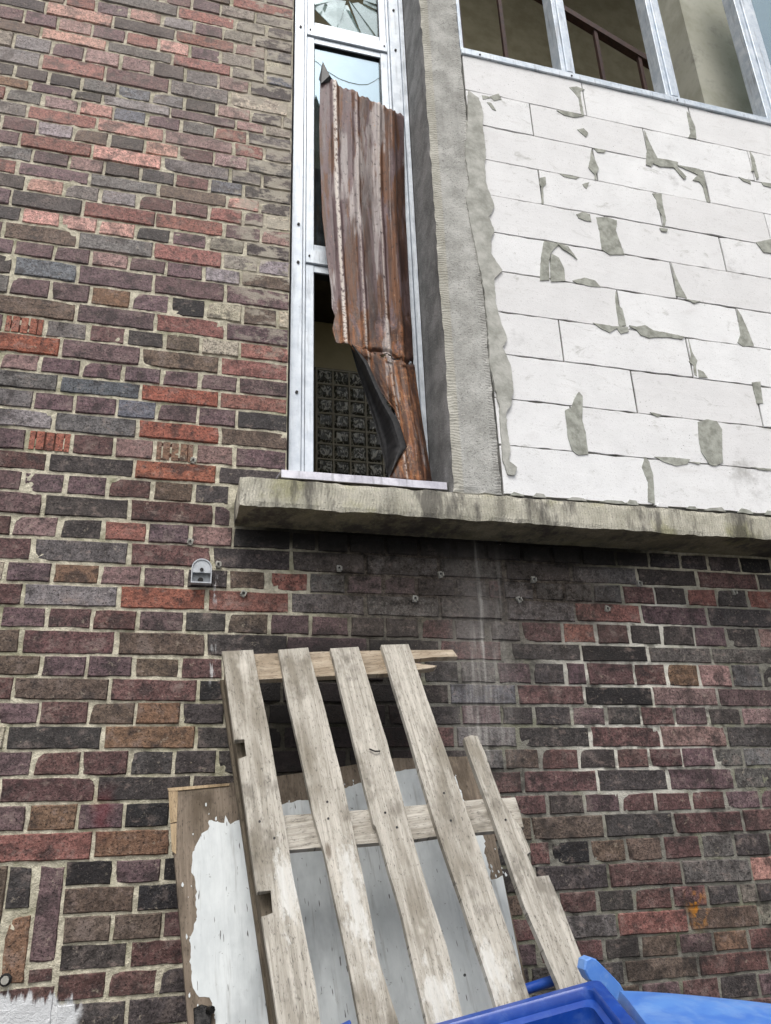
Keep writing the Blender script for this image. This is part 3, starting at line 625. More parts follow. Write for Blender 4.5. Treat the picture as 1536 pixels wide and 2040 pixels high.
PATCH = [(Z7, [(565,420),(600,415),(640,430),(618,440),(625,490),(637,556),(622,550),(610,470),(585,440)]), (Z7, [(505,530),(560,535),(635,558),(590,564),(540,552)]),
 (Z7, [(1132,535),(1150,560),(1172,610),(1177,665),(1138,662),(1150,640)]), (Z7, [(928,625),(950,680),(990,760),(1050,770),(1090,780),(1085,800),(1130,850),(1118,862),(1070,805),(1000,800),(970,785),(960,800),(935,790),(940,720)]),
 (Z7, [(1435,725),(1455,760),(1478,855),(1468,862),(1455,820),(1440,825),(1448,800)]), (Z7, [(672,715),(685,760),(708,810),(695,840),(697,865),(690,865),(688,838),(658,805),(668,760)]),
 (Z7, [(685,712),(742,722),(735,734),(700,730)]), (Z7, [(1080,792),(1190,812),(1212,830),(1222,890),(1242,975),(1228,970),(1210,900),(1195,875),(1160,865),(1185,840)]),
 (Z7, [(425,855),(450,850),(455,885),(440,900),(442,980),(434,980),(432,900),(422,885)]), (Z7, [(965,930),(1010,930),(1015,980),(1032,1060),(1022,1095),(1013,1040),(990,1000),(985,960)]),
 (Z7, [(1000,1095),(1040,1100),(1035,1115),(1008,1110)]), (Z7, [(600,1030),(630,1018),(665,1030),(672,1065),(640,1060),(610,1048)]),
 (Z7, [(695,1045),(750,1045),(795,1060),(790,1110),(805,1150),(832,1225),(760,1225),(722,1200),(712,1120),(700,1070)]), (Z7, [(630,885),(662,876),(650,907),(638,900)]),
 (Z7, [(605,622),(635,616),(657,640),(645,657),(625,640)]), (Z7, [(145,458),(180,465),(225,450),(240,477),(205,484),(190,470),(150,477)]), (Z7, [(170,490),(190,495),(214,532),(195,524)]),
 (Z7, [(1465,1165),(1536,1150),(1620,1170),(1620,1230),(1500,1212)]), (Z7, [(520,835),(560,842),(615,852),(600,862),(540,850)]), (Z7, [(1380,850),(1435,868),(1440,885),(1400,868)]), (Z7, [(1490,875),(1560,885),(1560,905),(1500,892)]),
 (Z8, [(445,0),(480,5),(520,14),(500,30),(475,60),(468,110),(470,188),(425,190),(430,80)]), (Z8, [(480,60),(515,80),(540,130),(547,192),(478,195),(474,110)]), (Z8, [(500,5),(560,25),(605,88),(575,62),(535,38)]),
 (Z8, [(582,190),(640,176),(690,190),(717,222),(660,216),(600,202)]), (Z8, [(1057,105),(1075,160),(1100,215),(1132,276),(1080,264),(1075,200)]), (Z8, [(1120,278),(1192,290),(1170,300)]),
 (Z8, [(790,240),(800,280),(802,310),(820,325),(840,405),(806,412),(797,350),(788,280)]), (Z8, [(680,393),(780,410),(848,414),(852,436),(815,446),(795,420),(760,440),(715,418)]),
 (Z8, [(855,405),(890,412),(930,404),(970,430),(1040,442),(1120,460),(1110,472),(1040,462),(980,462),(950,467),(910,452),(890,427),(860,414)]),
 (Z8, [(1372,325),(1395,360),(1430,440),(1454,505),(1400,507),(1376,487),(1390,450)]), (Z8, [(1138,468),(1160,540),(1182,575),(1175,600),(1180,650),(1168,640),(1163,600),(1142,580),(1152,550)]),
 (Z8, [(1185,618),(1210,628),(1232,658),(1190,656)]), (Z8, [(1445,680),(1485,676),(1490,720),(1499,780),(1470,784),(1455,720)]),
 (Z8, [(612,725),(630,745),(628,860),(645,920),(657,1025),(610,1030),(580,1007),(560,940),(552,860),(546,815),(575,800),(590,760)]),
 (Z8, [(1185,870),(1225,858),(1275,866),(1300,905),(1304,1065),(1270,1082),(1240,1074),(1200,1010),(1190,950)]), (Z8, [(930,1038),(950,1060),(970,1130),(977,1265),(945,1254),(945,1160),(916,1090)]),
 (Z8, [(975,1038),(1050,1040),(1147,1050),(1135,1072),(1080,1082),(1020,1062)]), (Z8, [(955,823),(1010,835),(995,847),(970,837)]), (Z8, [(1440,1088),(1540,1096),(1540,1106),(1480,1100)]), (Z8, [(1140,1062),(1200,1066),(1190,1074)])]
def wobble(pts, step=0.02, amp=0.0022):
    out = []
    for a, b in zip(pts, pts[1:]+pts[:1]):
        a, b = Vector(a), Vector(b); n = max(1, int((b-a).length/step))
        for k in range(n):
            p = a.lerp(b, k/n); out.append(p+(Vector((jit(amp), 0, jit(amp))) if k else Vector()))
    return out
for k, (zf, pl) in enumerate(PATCH):
    pts = wobble([on_y(*zf(*p), YB-.0024-.00035*(k % 6)) for p in pl], 0.010, 0.0011)
    prism('mortar_patch', pts, (0, .0028+.0003*(k % 5), 0), M_PATCH, blk)
RIGHT = [Z7(80,435),Z7(130,470),Z7(152,540),Z7(150,620),Z7(165,720),Z7(160,800),Z7(165,880),Z7(205,990),Z7(180,1040),Z7(205,1110),Z7(190,1150),Z8(190,60),Z8(245,140),Z8(205,180),Z8(212,300),Z8(240,400),Z8(268,470),Z8(245,510),Z8(285,600),Z8(298,720),Z8(285,790),Z8(262,830),Z8(270,930),Z8(282,1000),Z8(278,1060),Z8(315,1088),Z8(305,1125),Z8(270,1122)]
LEFT = [Z8(248,1060),Z8(232,800),Z8(185,600),Z8(175,420),Z8(160,250),Z8(120,50),Z7(100,1120),Z7(70,960),Z7(85,880),Z7(65,740),Z7(78,560)]
prism('mortar_smear', wobble([on_y(*p, -.1940) for p in RIGHT+LEFT], 0.014, 0.0024), (0, .012, 0), M_SMEAR, blk)
for k in range(14):      # chips and lumps along the foot of the wall
    x = 1.15+k*0.125+jit(.04); a = random.uniform(.02, .06)
    prism('mortar_patch', wobble([(x-a, YB-.004, SL[2]+.001), (x+a, YB-.004, SL[2]+.001), (x+a*.7, YB-.004, SL[2]+.008+abs(jit(.012))), (x-a*.4, YB-.004, SL[2]+.010+abs(jit(.012)))], .02, .002), (0, .005, 0), random.choice((M_SMEAR, M_PATCH, M_BLOCK)), blk)

# ------------------------------------------------------------------ narrow window
win = thing('narrow_window', (.64, .06, 2.6), 'tall narrow white aluminium window with broken panes between brick and concrete column', 'window')
FY = 0.06
def bar(name, x0, x1, z0, z1, y0, y1, parent=win, mat=M_ALU, bev=.0018): return box(name, (x0, x1, y0, y1, z0, z1), mat, parent, bev)
ZB, ZT = 2.585, 6.3
left_f = bar('frame_stile', .3635, .4105, ZB, ZT, FY-.006, FY+.06)
bar('frame_stile', .4125, .4245, ZB, ZT, FY+.004, FY+.06)
right_f = bar('frame_stile', .842, .8935, ZB, ZT, FY-.006, FY+.06); bar('frame_stile', .828, .840, ZB, ZT, FY+.004, FY+.06)
cov = [on_y(797+4, -60, FY-.012)]
bar('cover_strip', .8955, .9165, ZB, ZT, FY-.014, FY+.05)
def sash(z0, z1, name):
    x0, x1, t = .4265, .8265, .034
    bm = bmesh.new()
    add_box(bm, x0, x0+t, FY+.006, FY+.05, z0, z1, .0015); add_box(bm, x1-t, x1, FY+.006, FY+.05, z0, z1, .0015)
    add_box(bm, x0+t+.0005, x1-t-.0005, FY+.008, FY+.05, z1-t, z1, .0015); add_box(bm, x0+t+.0005, x1-t-.0005, FY+.008, FY+.05, z0, z0+t, .0015)
    s = mesh_obj(name, bm, M_ALU, win)
    bm = bmesh.new(); g = .004
    add_box(bm, x0+t, x0+t+g, FY+.014, FY+.05, z0+t, z1-t); add_box(bm, x1-t-g, x1-t, FY+.014, FY+.05, z0+t, z1-t); add_box(bm, x0+t+g, x1-t-g, FY+.014, FY+.05, z1-t-g, z1-t)
    k = bm; mesh_obj('gasket', k, M_RUBBER, s); return s
def transom(z0, z1):
    t = bar('transom', .4250, .8275, z0, z1, FY-.002, FY+.06)
    for x in (.440, .812):
        bm = bmesh.new(); tube(bm, (x, FY-.001, (z0+z1)/2), (x, FY-.006, (z0+z1)/2), .0042, 8); mesh_obj('screw', bm, M_SCREW, t)
    return t
T1, T2 = (4.968, 5.036), (3.612, 3.680)
transom(*T1); transom(*T2)
s_top = sash(T1[1]+.004, 6.25, 'sash'); s_mid = sash(T2[1]+.004, T1[0]-.004, 'sash'); s_low = sash(ZB+.02, T2[0]-.004, 'sash')
# drop the lower rail of the open sash behind the sill
for st, zs in ((left_f, (3.60, 3.80, 2.98, 5.0)), (right_f, (4.985, 5.27))):
    for z in zs:
        x = .392 if st is left_f else .868
        bm = bmesh.new(); tube(bm, (x, FY-.005, z), (x, FY-.011, z), .0062, 10); mesh_obj('screw', bm, M_SCREW, st)
GY = FY+.024
def pane(pts, mat, y=GY): return prism('pane', [(p[0], y, p[2]) for p in pts], (0, .003, 0), mat, win)
gp = lambda l: [on_y(px, py, GY) for px, py in l]
Z2 = lambda x, y: (560+x/5.908, y/5.908)      # the enlarged crop of the upper panes
low_z = T2[1]+.004+.030
# middle pane: ragged top edge, curved crack splits it in two
crack = [(383,700),(440,740),(560,845),(680,920),(800,965),(920,992),(1020,990),(1100,950),(1165,905)]
top_edge = [(1165,905),(1160,760),(1150,735),(1060,690),(1045,660),(900,628),(700,590),(520,560),(585,605),(500,570),(405,555),(383,575)]
pane(gp([Z2(*p) for p in crack+top_edge[1:]]), M_GLASS)
lowp = gp([Z2(*p) for p in crack])
pane([(p[0], GY, p[2]-.002) for p in lowp]+[np.array((.796, GY, low_z)), np.array((.457, GY, low_z))], M_GLASS, GY+.0025)
pane(gp([Z2(*p) for p in [(1060,592),(1170,600),(1165,655)]]), M_GLASS); pane(gp([Z2(*p) for p in [(395,475),(440,485),(425,520),(395,545)]]), M_GLASS)
# upper pane: shattered into shards round a hole
rng_ = random.Random(5)
cx, cz = .63, 5.27; ring0 = []
for k in range(18):
    a = 2*math.pi*k/18+rng_.uniform(-.12, .12); ring0.append((cx+math.cos(a)*.08*rng_.uniform(.55, 1.3), cz+math.sin(a)*.06*rng_.uniform(.6, 1.2)+.06))
for k in range(18):
    p0, p1 = ring0[k], ring0[(k+1) % 18]
    def outw(p):
        d = (p[0]-cx, p[1]-cz-.04); s = min((.17/abs(d[0]) if d[0] else 99), ((.215 if d[1] < 0 else .9)/abs(d[1]) if d[1] else 99)); return (cx+d[0]*s, cz+.02+d[1]*s)
    q0, q1 = outw(p0), outw(p1)
    pl = [(p[0], 0, max(p[1], T1[1]+.036)) for p in (p0, q0, q1, p1)]
    tilt = rng_.uniform(-.016, .016)
    bm = bmesh.new(); add_prism(bm, [(pl[0][0], GY+tilt, pl[0][2]), (pl[1][0], GY, pl[1][2]), (pl[2][0], GY+rng_.uniform(-.010, .010), pl[2][2]), (pl[3][0], GY+tilt, pl[3][2])], (0, .003, 0)); mesh_obj('shard', bm, M_CRACKED, win)

# metal window sill, tilted
sill = thing('metal_sill', (.61, -.05, 2.53), 'bent pale metal window sill lying on the concrete ledge under the narrow window', 'window sill')
bm = bmesh.new()
def sheet_strip(bm, prof, x0, x1, n, t=.0025, wob=.002):
    rows = []
    for k in range(n+1):
        x = x0+(x1-x0)*k/n; dz = mnoise.noise((x*7, 2, 0))*wob; rows.append([bm.verts.new((x, y, z+dz)) for y, z in prof])
    for k in range(n):
        for j in range(len(prof)-1): bm.faces.new((rows[k][j], rows[k+1][j], rows[k+1][j+1], rows[k][j+1]))
    for r in (rows[0], rows[-1]): bm.faces.new(r) if len(r) > 2 else None
sheet_strip(bm, [(.062, 2.602), (-.150, 2.553), (-.152, 2.524), (-.146, 2.524), (-.144, 2.545), (.062, 2.595)], .312, .9095, 24)
mesh_obj('sill_sheet', bm, M_SILL, sill)
bm = bmesh.new(); add_box(bm, .3150, .9145, -.105, .055, SL[2]-.003, 2.528); mesh_obj('sill_bed', bm, M_RETURN, sill)

# ------------------------------------------------------------------ rusty corrugated sheet
sheet = thing('corrugated_sheet', (.8, -.1, 2.55), 'torn rusty corrugated metal sheet leaning out of the narrow window', 'metal sheet')
ROWSH = [((638,152),(805,232)),((637,200),(805,276)),((636,250),(806,325)),((637,310),(807,380)),((640,380),(808,430)),((642,430),(811,480)),((651,515),(815,560)),((660,580),(819,625)),((661,612),(820,645)),((667,630),(821,660)),((662,655),(822,680)),((669,683),(823,700)),((697,690),(825,722)),((727,722),(828,745)),((755,775),(834,790)),((783,815),(841,835)),((808,884),(849,885)),((792,915),(855,925)),((774,953),(861,960))]
NU = 130
def rib(u):
    h = 0.0
    for c, w_ in ((.19, .032), (.435, .026), (.69, .030), (.865, .024)):
        d = abs(u-c)/w_; h = max(h, min(1.0, max(0.0, 1.8-d)))
    return h
bm = bmesh.new(); grid = []; vv = []
NV = 150
def row_at(t):
    f = t*(len(ROWSH)-1); k = min(int(f), len(ROWSH)-2); f -= k
    a, b = ROWSH[k], ROWSH[k+1]
    return [((a[s][0]*(1-f)+b[s][0]*f), (a[s][1]*(1-f)+b[s][1]*f)) for s in (0, 1)]
uvs = {}
for j in range(NV+1):
    t = j/NV; (xl, yl), (xr, yr) = row_at(t); rowv = []
    for i in range(NU+1):
        u = i/NU
        # strip lost at the torn left side: keep the rib positions of the full width
        full = (xr-xl)/170.0 if t < 0.60 else max((xr-xl)/170.0, .3)
        uu = 1-(1-u)*min(1.0, (xr-xl)/(172-8*t))
        px, py = xl*(1-u)+xr*u, yl*(1-u)+yr*u
        if j == 0: py += 2.2*math.sin(u*31)+1.2*math.sin(u*97)
        yb = 0.010-0.095*t**1.2                      # leans out towards its foot
        bow = -0.020*math.sin(math.pi*u)
        bend = 0.030*max(0, u-.86)/.14               # right margin bent back
        p = on_y(px, py, yb+bow+bend)
        d = -0.0125*rib(uu)*(0.55 if t > .7 else 1)+mnoise.noise((u*5, t*9, 1))*0.004+mnoise.noise((u*14, t*30, 4))*0.0018
        crease = -0.012*math.exp(-((t-.655-.02*math.sin(u*9))/.012)**2)*(u > .25)
        v = bm.verts.new((p[0], p[1]+d-crease, p[2])); uvs[v.index] = None; rowv.append(v); vv.append((uu*.42, t*1.75))
    grid.append(rowv)
for j in range(NV):
    for i in range(NU):
        u, t = i/NU, j/NV
        if abs(t-.668-.006*math.sin(u*31)) < .0042 and .36 < u < .97 and mnoise.noise((u*13, 3, 0)) > -.12: continue      # split along the crease
        
        bm.faces.new((grid[j][i], grid[j][i+1], grid[j+1][i+1], grid[j+1][i]))
bm.verts.index_update(); uvl = bm.loops.layers.uv.new('UVMap')
for f in bm.faces:
    for lp in f.loops: lp[uvl].uv = vv[lp.vert.index]
so_ = mesh_obj('sheet', bm, M_RUST, sheet, smooth=True)
md = so_.modifiers.new('thickness', 'SOLIDIFY'); md.thickness = 0.0015; md.offset = 1
FL = [((697,684),(704,688)),((711,735),(732,720)),((722,768),(753,768)),((731,795),(772,805)),((745,840),(795,840)),((757,885),(811,890)),((765,915),(797,908)),((772,953),(779,944))]
bm = bmesh.new(); rows = []
for k, (a, b) in enumerate(FL):
    r = []
    for i in range(9):
        u = i/8; y = -.105+.10*(1-u)+.018*math.sin(u*math.pi*2.2)
        r.append(bm.verts.new(on_y(a[0]*(1-u)+b[0]*u, a[1]*(1-u)+b[1]*u, y)))
    rows.append(r)
for k in range(len(FL)-1):
    for i in range(8): bm.faces.new((rows[k][i], rows[k][i+1], rows[k+1][i+1], rows[k+1][i]))
bmesh.ops.subdivide_edges(bm, edges=bm.edges[:], cuts=2, use_grid_fill=True, smooth=0.3)
fo = mesh_obj('folded_flap', bm, M_RUSTB, sheet, smooth=True); set_uv(fo, lambda p: (p.x, p.z)); fo['label'] = 'dark underside of the torn sheet folded back'
md = fo.modifiers.new('thickness', 'SOLIDIFY'); md.thickness = 0.0015
bm = bmesh.new(); tp = [on_y(*p, .006+d) for p, d in (((635,158),0), ((643,122),-.012), ((657,150),-.02), ((664,160),-.006), ((640,166),-.01))]
bm.faces.new([bm.verts.new(p) for p in tp]); to = mesh_obj('bent_tip', bm, M_RUSTB, sheet); set_uv(to, lambda p: (p.x, p.z)); md = to.modifiers.new('t', 'SOLIDIFY'); md.thickness = .0015

# ------------------------------------------------------------------ band window above the blocks
band = thing('band_window', (2.0, -.13, ZTOP), 'aluminium band window with empty openings above the white blocks', 'window')
bm = bmesh.new(); add_box(bm, XC1+.002, 5.2, -.196, -.10, ZTOP, ZTOP+.030, .002); add_box(bm, XC1+.002, 5.2, -.186, -.09, ZTOP+.0305, ZTOP+.052, .002); mesh_obj('bottom_rail', bm, M_ALU2, band)
for (a, b) in ((1.640, 1.712), (2.222, 2.304), (2.832, 2.960), (3.45, 3.53), (4.1, 4.18)):
    bm = bmesh.new(); w_ = b-a
    add_box(bm, a, a+w_*.30, -.178, -.10, ZTOP+.053, 6.3, .002); add_box(bm, a+w_*.31, a+w_*.74, -.188, -.09, ZTOP+.053, 6.3, .002); add_box(bm, a+w_*.75, b, -.178, -.10, ZTOP+.053, 6.3, .002)
    mesh_obj('mullion', bm, M_ALU2, band)
box('jamb', (XC1+.003, XC1+.020, -.180, -.10, ZTOP+.053, 6.3), M_ALU2, band, .002)
for x in (1.2, 1.676, 2.263): 
    bm = bmesh.new(); tube(bm, (x, -.195, ZTOP+.013), (x, -.200, ZTOP+.013), .0045, 8); mesh_obj('screw', bm, M_SCREW, band)
box('pane', (2.962, 3.448, -.14, -.136, ZTOP+.054, 6.3), M_GLASS, band)

# ------------------------------------------------------------------ building interior seen through the openings
M_PLAST = simple('olive_plaster', (160, 152, 126), (182, 174, 148), 6, 0.95, bump=0.3)
M_PLAST2 = simple('stained_grey_plaster', (156, 155, 140), (184, 183, 170), 5, 0.95, bump=0.4, dirt=0.5)
M_DARKS = simple('shaded_interior', (52, 47, 40), (74, 68, 58), 8, 0.95)  # dark tone carries the shade on the landing's underside
structure(box('stairwell_back_wall', (.36, 5.2, 2.2, 2.3, 4.86, 9.9), M_PLAST)); structure(box('stairwell_lower_wall', (.36, 5.2, 2.2, 2.3, 0, 4.858), simple('brightened_lower_wall', (206, 194, 158), (222, 210, 176), 6, .9, bump=.2)))  # lower wall paler: room brightness put into its colour
structure(box('stairwell_left_wall', (.25, .344, .302, 2.3, 0, 9.9), M_PLAST))
structure(box('stairwell_roof', (.2, 5.3, -.25, 2.3, 9.92, 10.05), M_DARKS))  # unseen roof; upper front and right side left open to admit sky light
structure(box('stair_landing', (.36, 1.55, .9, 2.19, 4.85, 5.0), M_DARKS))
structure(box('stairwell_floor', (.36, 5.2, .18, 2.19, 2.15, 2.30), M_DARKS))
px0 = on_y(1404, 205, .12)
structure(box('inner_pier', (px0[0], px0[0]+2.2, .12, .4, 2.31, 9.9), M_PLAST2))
# glass block panel
gbp = thing('glass_block_panel', (.9, 2.15, 3.2), 'dark glass block panel in the stairwell seen through the open lower sash', 'glass blocks')
def gm():
    m = Mat('wavy_glass_block', 0.12, 0.0, 0.6); o = m.objvec(); n = m.noise(34, 2, m.scale(m.pos(), (1, 1, 0.6)), 0.5, 1.6)
    return m.done(m.mix(m.rng(n, .48, .60), lin((96, 97, 92)), lin((226, 225, 218))), None, m.bump(n, 0.35, 0.02))  # pale wavy strokes are glints painted into the base colour
M_GB = gm()
GYB = 2.13; g0 = on_y(628, 728, GYB); g1 = on_y(628, 945, GYB); pit = .118
bmx = []; gx0 = on_y(631, 850, GYB)[0]; gz1 = g0[2]-.02
nc, nr = 6, 9
bm = bmesh.new()
for c in range(nc+1): add_box(bm, gx0+c*pit-.006, gx0+c*pit+.006, GYB, GYB+.05, gz1-nr*pit, gz1+.006)
for r in range(nr+1): add_box(bm, gx0-.006, gx0+nc*pit+.006, GYB+.002, GYB+.05, gz1-r*pit-.006, gz1-r*pit+.006)
mesh_obj('grid', bm, simple('brown_grid_mortar', (200, 194, 180), (214, 208, 194), 20, .9), gbp)
gbm = bmesh.new(); w2 = pit/2-.008
vs = []
for (s, y) in ((1, .004), (.72, -.012)): vs.append([gbm.verts.new((a*w2*s, y, b*w2*s)) for a, b in ((-1, -1), (1, -1), (1, 1), (-1, 1))])
gbm.faces.new(vs[1])
for k in range(4): gbm.faces.new((vs[0][k], vs[0][(k+1) % 4], vs[1][(k+1) % 4], vs[1][k]))
gme = bpy.data.meshes.new('glass_block'); gbm.to_mesh(gme); gbm.free(); gme.materials.append(M_GB)
for c in range(nc):
    for r in range(nr):
        o = bpy.data.objects.new('glass_block', gme); COL.objects.link(o); o.parent = gbp; o.location = Vector((gx0+(c+.5)*pit, GYB+.004, gz1-(r+.5)*pit))-WL[gbp.name]
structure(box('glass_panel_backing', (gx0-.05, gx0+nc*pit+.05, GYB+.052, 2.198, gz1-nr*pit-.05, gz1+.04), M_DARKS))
# stair railing
rail = thing('stair_railing', (1.8, .35, 4.41), 'dark brown stair railing sloping down to the right behind the band window', 'railing')
M_RAIL = simple('brown_rail_paint', (50, 36, 34), (76, 54, 48), 30, .55, .1)
RY = .32
ra, rb = on_y(1070, -10, RY), on_y(1402, 190, RY)
dr = (rb-ra)/np.linalg.norm(rb-ra); A = ra-dr*1.2; B = rb+dr*.35
bm = bmesh.new()
def obar(bm, a, b, h, y0, y1):
    a, b = Vector(a), Vector(b); d = (b-a).normalized(); n = Vector((-d.z, 0, d.x)); pts = [a+n*h/2, b+n*h/2, b-n*h/2, a-n*h/2]
    add_prism(bm, [(p.x, y0, p.z) for p in pts], (0, y1-y0, 0))
obar(bm, A, B, .042, RY-.02, RY+.025); mesh_obj('handrail', bm, M_RAIL, rail)
for pxa in (985, 1085, 1182, 1268, 1350, 900):
    zr = None
    for t in np.linspace(0, 1, 200):
        q = A+(B-A)*t
        if project(q)[0] >= pxa: zr = q; break
    if zr is None: continue
    tw = bmesh.new(); add_box(tw, zr[0]-.011, zr[0]+.011, RY-.012, RY+.010, 4.41, zr[2]-.02); mesh_obj('baluster', tw, M_RAIL, rail)

# ------------------------------------------------------------------ leaning pallet
d1 = np.array([-.10, .42, .90]); d1 /= np.linalg.norm(d1)
d2 = np.array([1, 0, .06]); d2 = d2-d1*(d1@d2); d2 /= np.linalg.norm(d2); pn = np.cross(d2, d1)       # pn faces the viewer
P0 = on_y(480, 1295, -.125)
def pp(px, py, off=0.0): return on_plane(px, py, P0-pn*off, pn)
def st_of(p): q = np.array(p)-P0; return float(q@d2), float(q@d1)
zA = lambda x, y: (400+x/2.56, 1250+y/2.56)
zB = lambda x, y: (320+x/3.072, 1500+y/3.072)
zC = lambda x, y: (750+x/3.072, 1500+y/3.072)
TB = -P0[2]/d1[2]+.03                    # pallet coordinate of the ground
def to_ground(p, tb=TB): s, t = st_of(p); return P0+d2*s+d1*tb
SPOTS = []
for (p, ru, rv) in ((zB(775, 830), .034, .11), (zC(400, 1500), .050, .085), (zC(705, 1310), .042, .085), (zB(1190, 940), .032, .17)):
    s, t = st_of(pp(*p)); SPOTS.append((s, t, ru, rv))
M_WOOD = wood_material('weathered_pallet_wood', (152, 146, 135), (205, 199, 188), SPOTS)
M_WOODT = wood_material('tan_pallet_wood', (156, 140, 120), (200, 186, 166))
M_WOODD = wood_material('dark_pallet_wood', (84, 76, 64), (122, 112, 98))
pal = thing('wooden_pallet', (.5, -1.0, 0), 'broken grey wooden pallet leaning against the brick wall in front of a panel', 'pallet')
SLATS = [
 ([zA(107,120),zA(268,112),zA(300,290),zA(345,505),zA(392,790),zA(450,1130),zB(805,730),zB(880,1080),zB(945,1400),zB(980,1660)], [zB(720,1660),zB(670,1330),zB(618,1000),zB(692,982),zB(678,835),zB(592,852),zB(530,430),zA(190,668),zA(237,658),zA(225,566),zA(172,574),zA(140,340)]),
 ([zA(395,112),zA(548,100),zA(590,260),zA(640,440),zA(735,830),zA(830,1280),zB(1200,560),zB(1255,830),zB(1330,1250),zB(1460,1660)], [zB(1220,1660),zB(1130,1200),zB(1000,600),zA(575,960),zA(520,700),zA(450,400)]),
 ([zA(660,105),zA(805,97),zA(880,350),zA(950,580),zA(1040,920),zC(250,620),zC(330,880),zC(430,1180),zC(540,1660)], [zC(310,1660),zC(160,1010),zC(0,450),zA(880,1000),zA(760,500)]),
 ([zA(920,87),zA(1060,83),zA(1130,290),zA(1210,520),zA(1350,920),zC(600,490),zC(720,850),zC(840,1190),zC(920,1445)], [zC(715,1490),zC(530,930),zC(355,420),zA(1140,820),zA(1040,480)]),
 ([zA(1343,562),zA(1380,548),zA(1412,552),zC(665,0),zC(760,275),zC(822,372),zC(890,460),zC(948,608),zC(915,618),zC(978,762),zC(1055,748),zC(1130,925),zC(1310,1395)], [zC(1110,1410),zC(900,930),zC(720,420),zC(565,0)]),
]
ST = .021; slat_objs = []
for r, l in SLATS:
    R_ = [pp(*p) for p in r]; L_ = [pp(*p) for p in l]
    pts = R_+[to_ground(R_[-1]), to_ground(L_[0])]+L_
    # split the long edges so the outline can be slightly ragged
    out = []
    for a, b in zip(pts, pts[1:]+pts[:1]):
        n = max(1, int(np.linalg.norm(b-a)/.05))
        for k in range(n): q = a+(b-a)*k/n; out.append(q+(d2*jit(.0011)+d1*jit(.001) if k else 0))
    o = prism('slat', out, tuple(-pn*ST), M_WOOD, pal, .002); set_uv(o, lambda p: st_of(p)); slat_objs.append(o)
def cross_board(name, px_pts, off, th, mat):
    o = prism(name, [pp(*p, off) for p in px_pts], tuple(-pn*th), mat, pal, .002); set_uv(o, lambda p: (st_of(p)[1], st_of(p)[0])); return o
cross_board('cross_board', [zA(118,140),zA(265,136),zA(600,124),zA(940,117),zA(1285,112),zA(1312,148),zA(1180,152),zA(1085,160),zA(1090,184),zA(1205,194),zA(1190,206),zA(1105,216),zA(1000,232),zA(600,250),zA(285,266),zA(128,275)], ST+.0005, .022, M_WOODT)
cross_board('cross_board', [zA(300,968),zA(410,960),zA(870,928),zA(1160,902),zA(1500,870),(1027,1588),(1031,1602),(1038,1625),(1044,1648),zA(1510,1036),zA(1220,1062),zA(1080,1082),zA(450,1135),zA(320,1148)], ST+.0005, .022, M_WOOD)
for (tt) in (TB+.12,):
    a, b = st_of(pp(*zB(500, 600)))[0], st_of(pp(*zC(900, 1400)))[0]
    q = [P0+d2*a+d1*(tt+.1), P0+d2*b+d1*(tt+.1), P0+d2*b+d1*tt, P0+d2*a+d1*tt]; q = [v-pn*(ST+.0005) for v in q]
    o = prism('cross_board', q, tuple(-pn*.022), M_WOOD, pal, .002); set_uv(o, lambda p: (st_of(p)[1], st_of(p)[0]))
# stringer and rear board under the first slat (seen along its left side)
e0, e1 = np.array(pp(*zA(112, 150))), np.array(pp(*zA(200, 700))); sdir = st_of(e1); s0 = st_of(e0)
sl0 = (st_of(pp(*zB(720, 1660)))[0]-s0[0])/(st_of(pp(*zB(720, 1660)))[1]-s0[1])
def stringer(sofs, wdt, z0, z1, t_top, mat, name):
    f = lambda t, ds: P0+d2*(s0[0]+sl0*(t-s0[1])+sofs+ds)+d1*t
    pts = [f(t_top, 0), f(t_top, wdt), f(TB, wdt), f(TB, 0)]
    pts = [p-pn*z0 for p in pts]
    o = prism(name, pts, tuple(-pn*(z1-z0)), mat, pal, .003); set_uv(o, lambda p: (st_of(p)[0]+(np.array(p)-P0)@pn, st_of(p)[1])); return o
stringer(.004, .045, ST+.0235, .105, s0[1]-.03, M_WOODD, 'stringer')
stringer(-.004, .09, .106, .126, s0[1]-.01, M_WOODD, 'rear_board')
# a bent nail and nail heads
bm = bmesh.new(); a = Vector(pp(*zA(858, 625))); b = Vector(pp(*zA(885, 640))); c = Vector(pp(*zA(912, 636))); up = Vector(pn)*.006
tube(bm, a+up, b+up*1.6, .0022, 6); tube(bm, b+up*1.6, c+up, .0022, 6); mesh_obj('bent_nail', bm, M_SCREW, pal)
for k, pl in enumerate(((zA(300, 990), zA(375, 1075)), (zA(645, 890), zA(650, 975)), (zA(940, 945), zA(1000, 1020)), (zA(1240, 845), zA(1275, 985)), (zC(540, 1360), zC(790, 410)))):
    for p in pl:
        q = Vector(pp(*p)); bm = bmesh.new(); tube(bm, q-Vector(pn)*.001, q+Vector(pn)*.0015, .0034, 8); mesh_obj('nail_head', bm, M_SCREW, slat_objs[k])

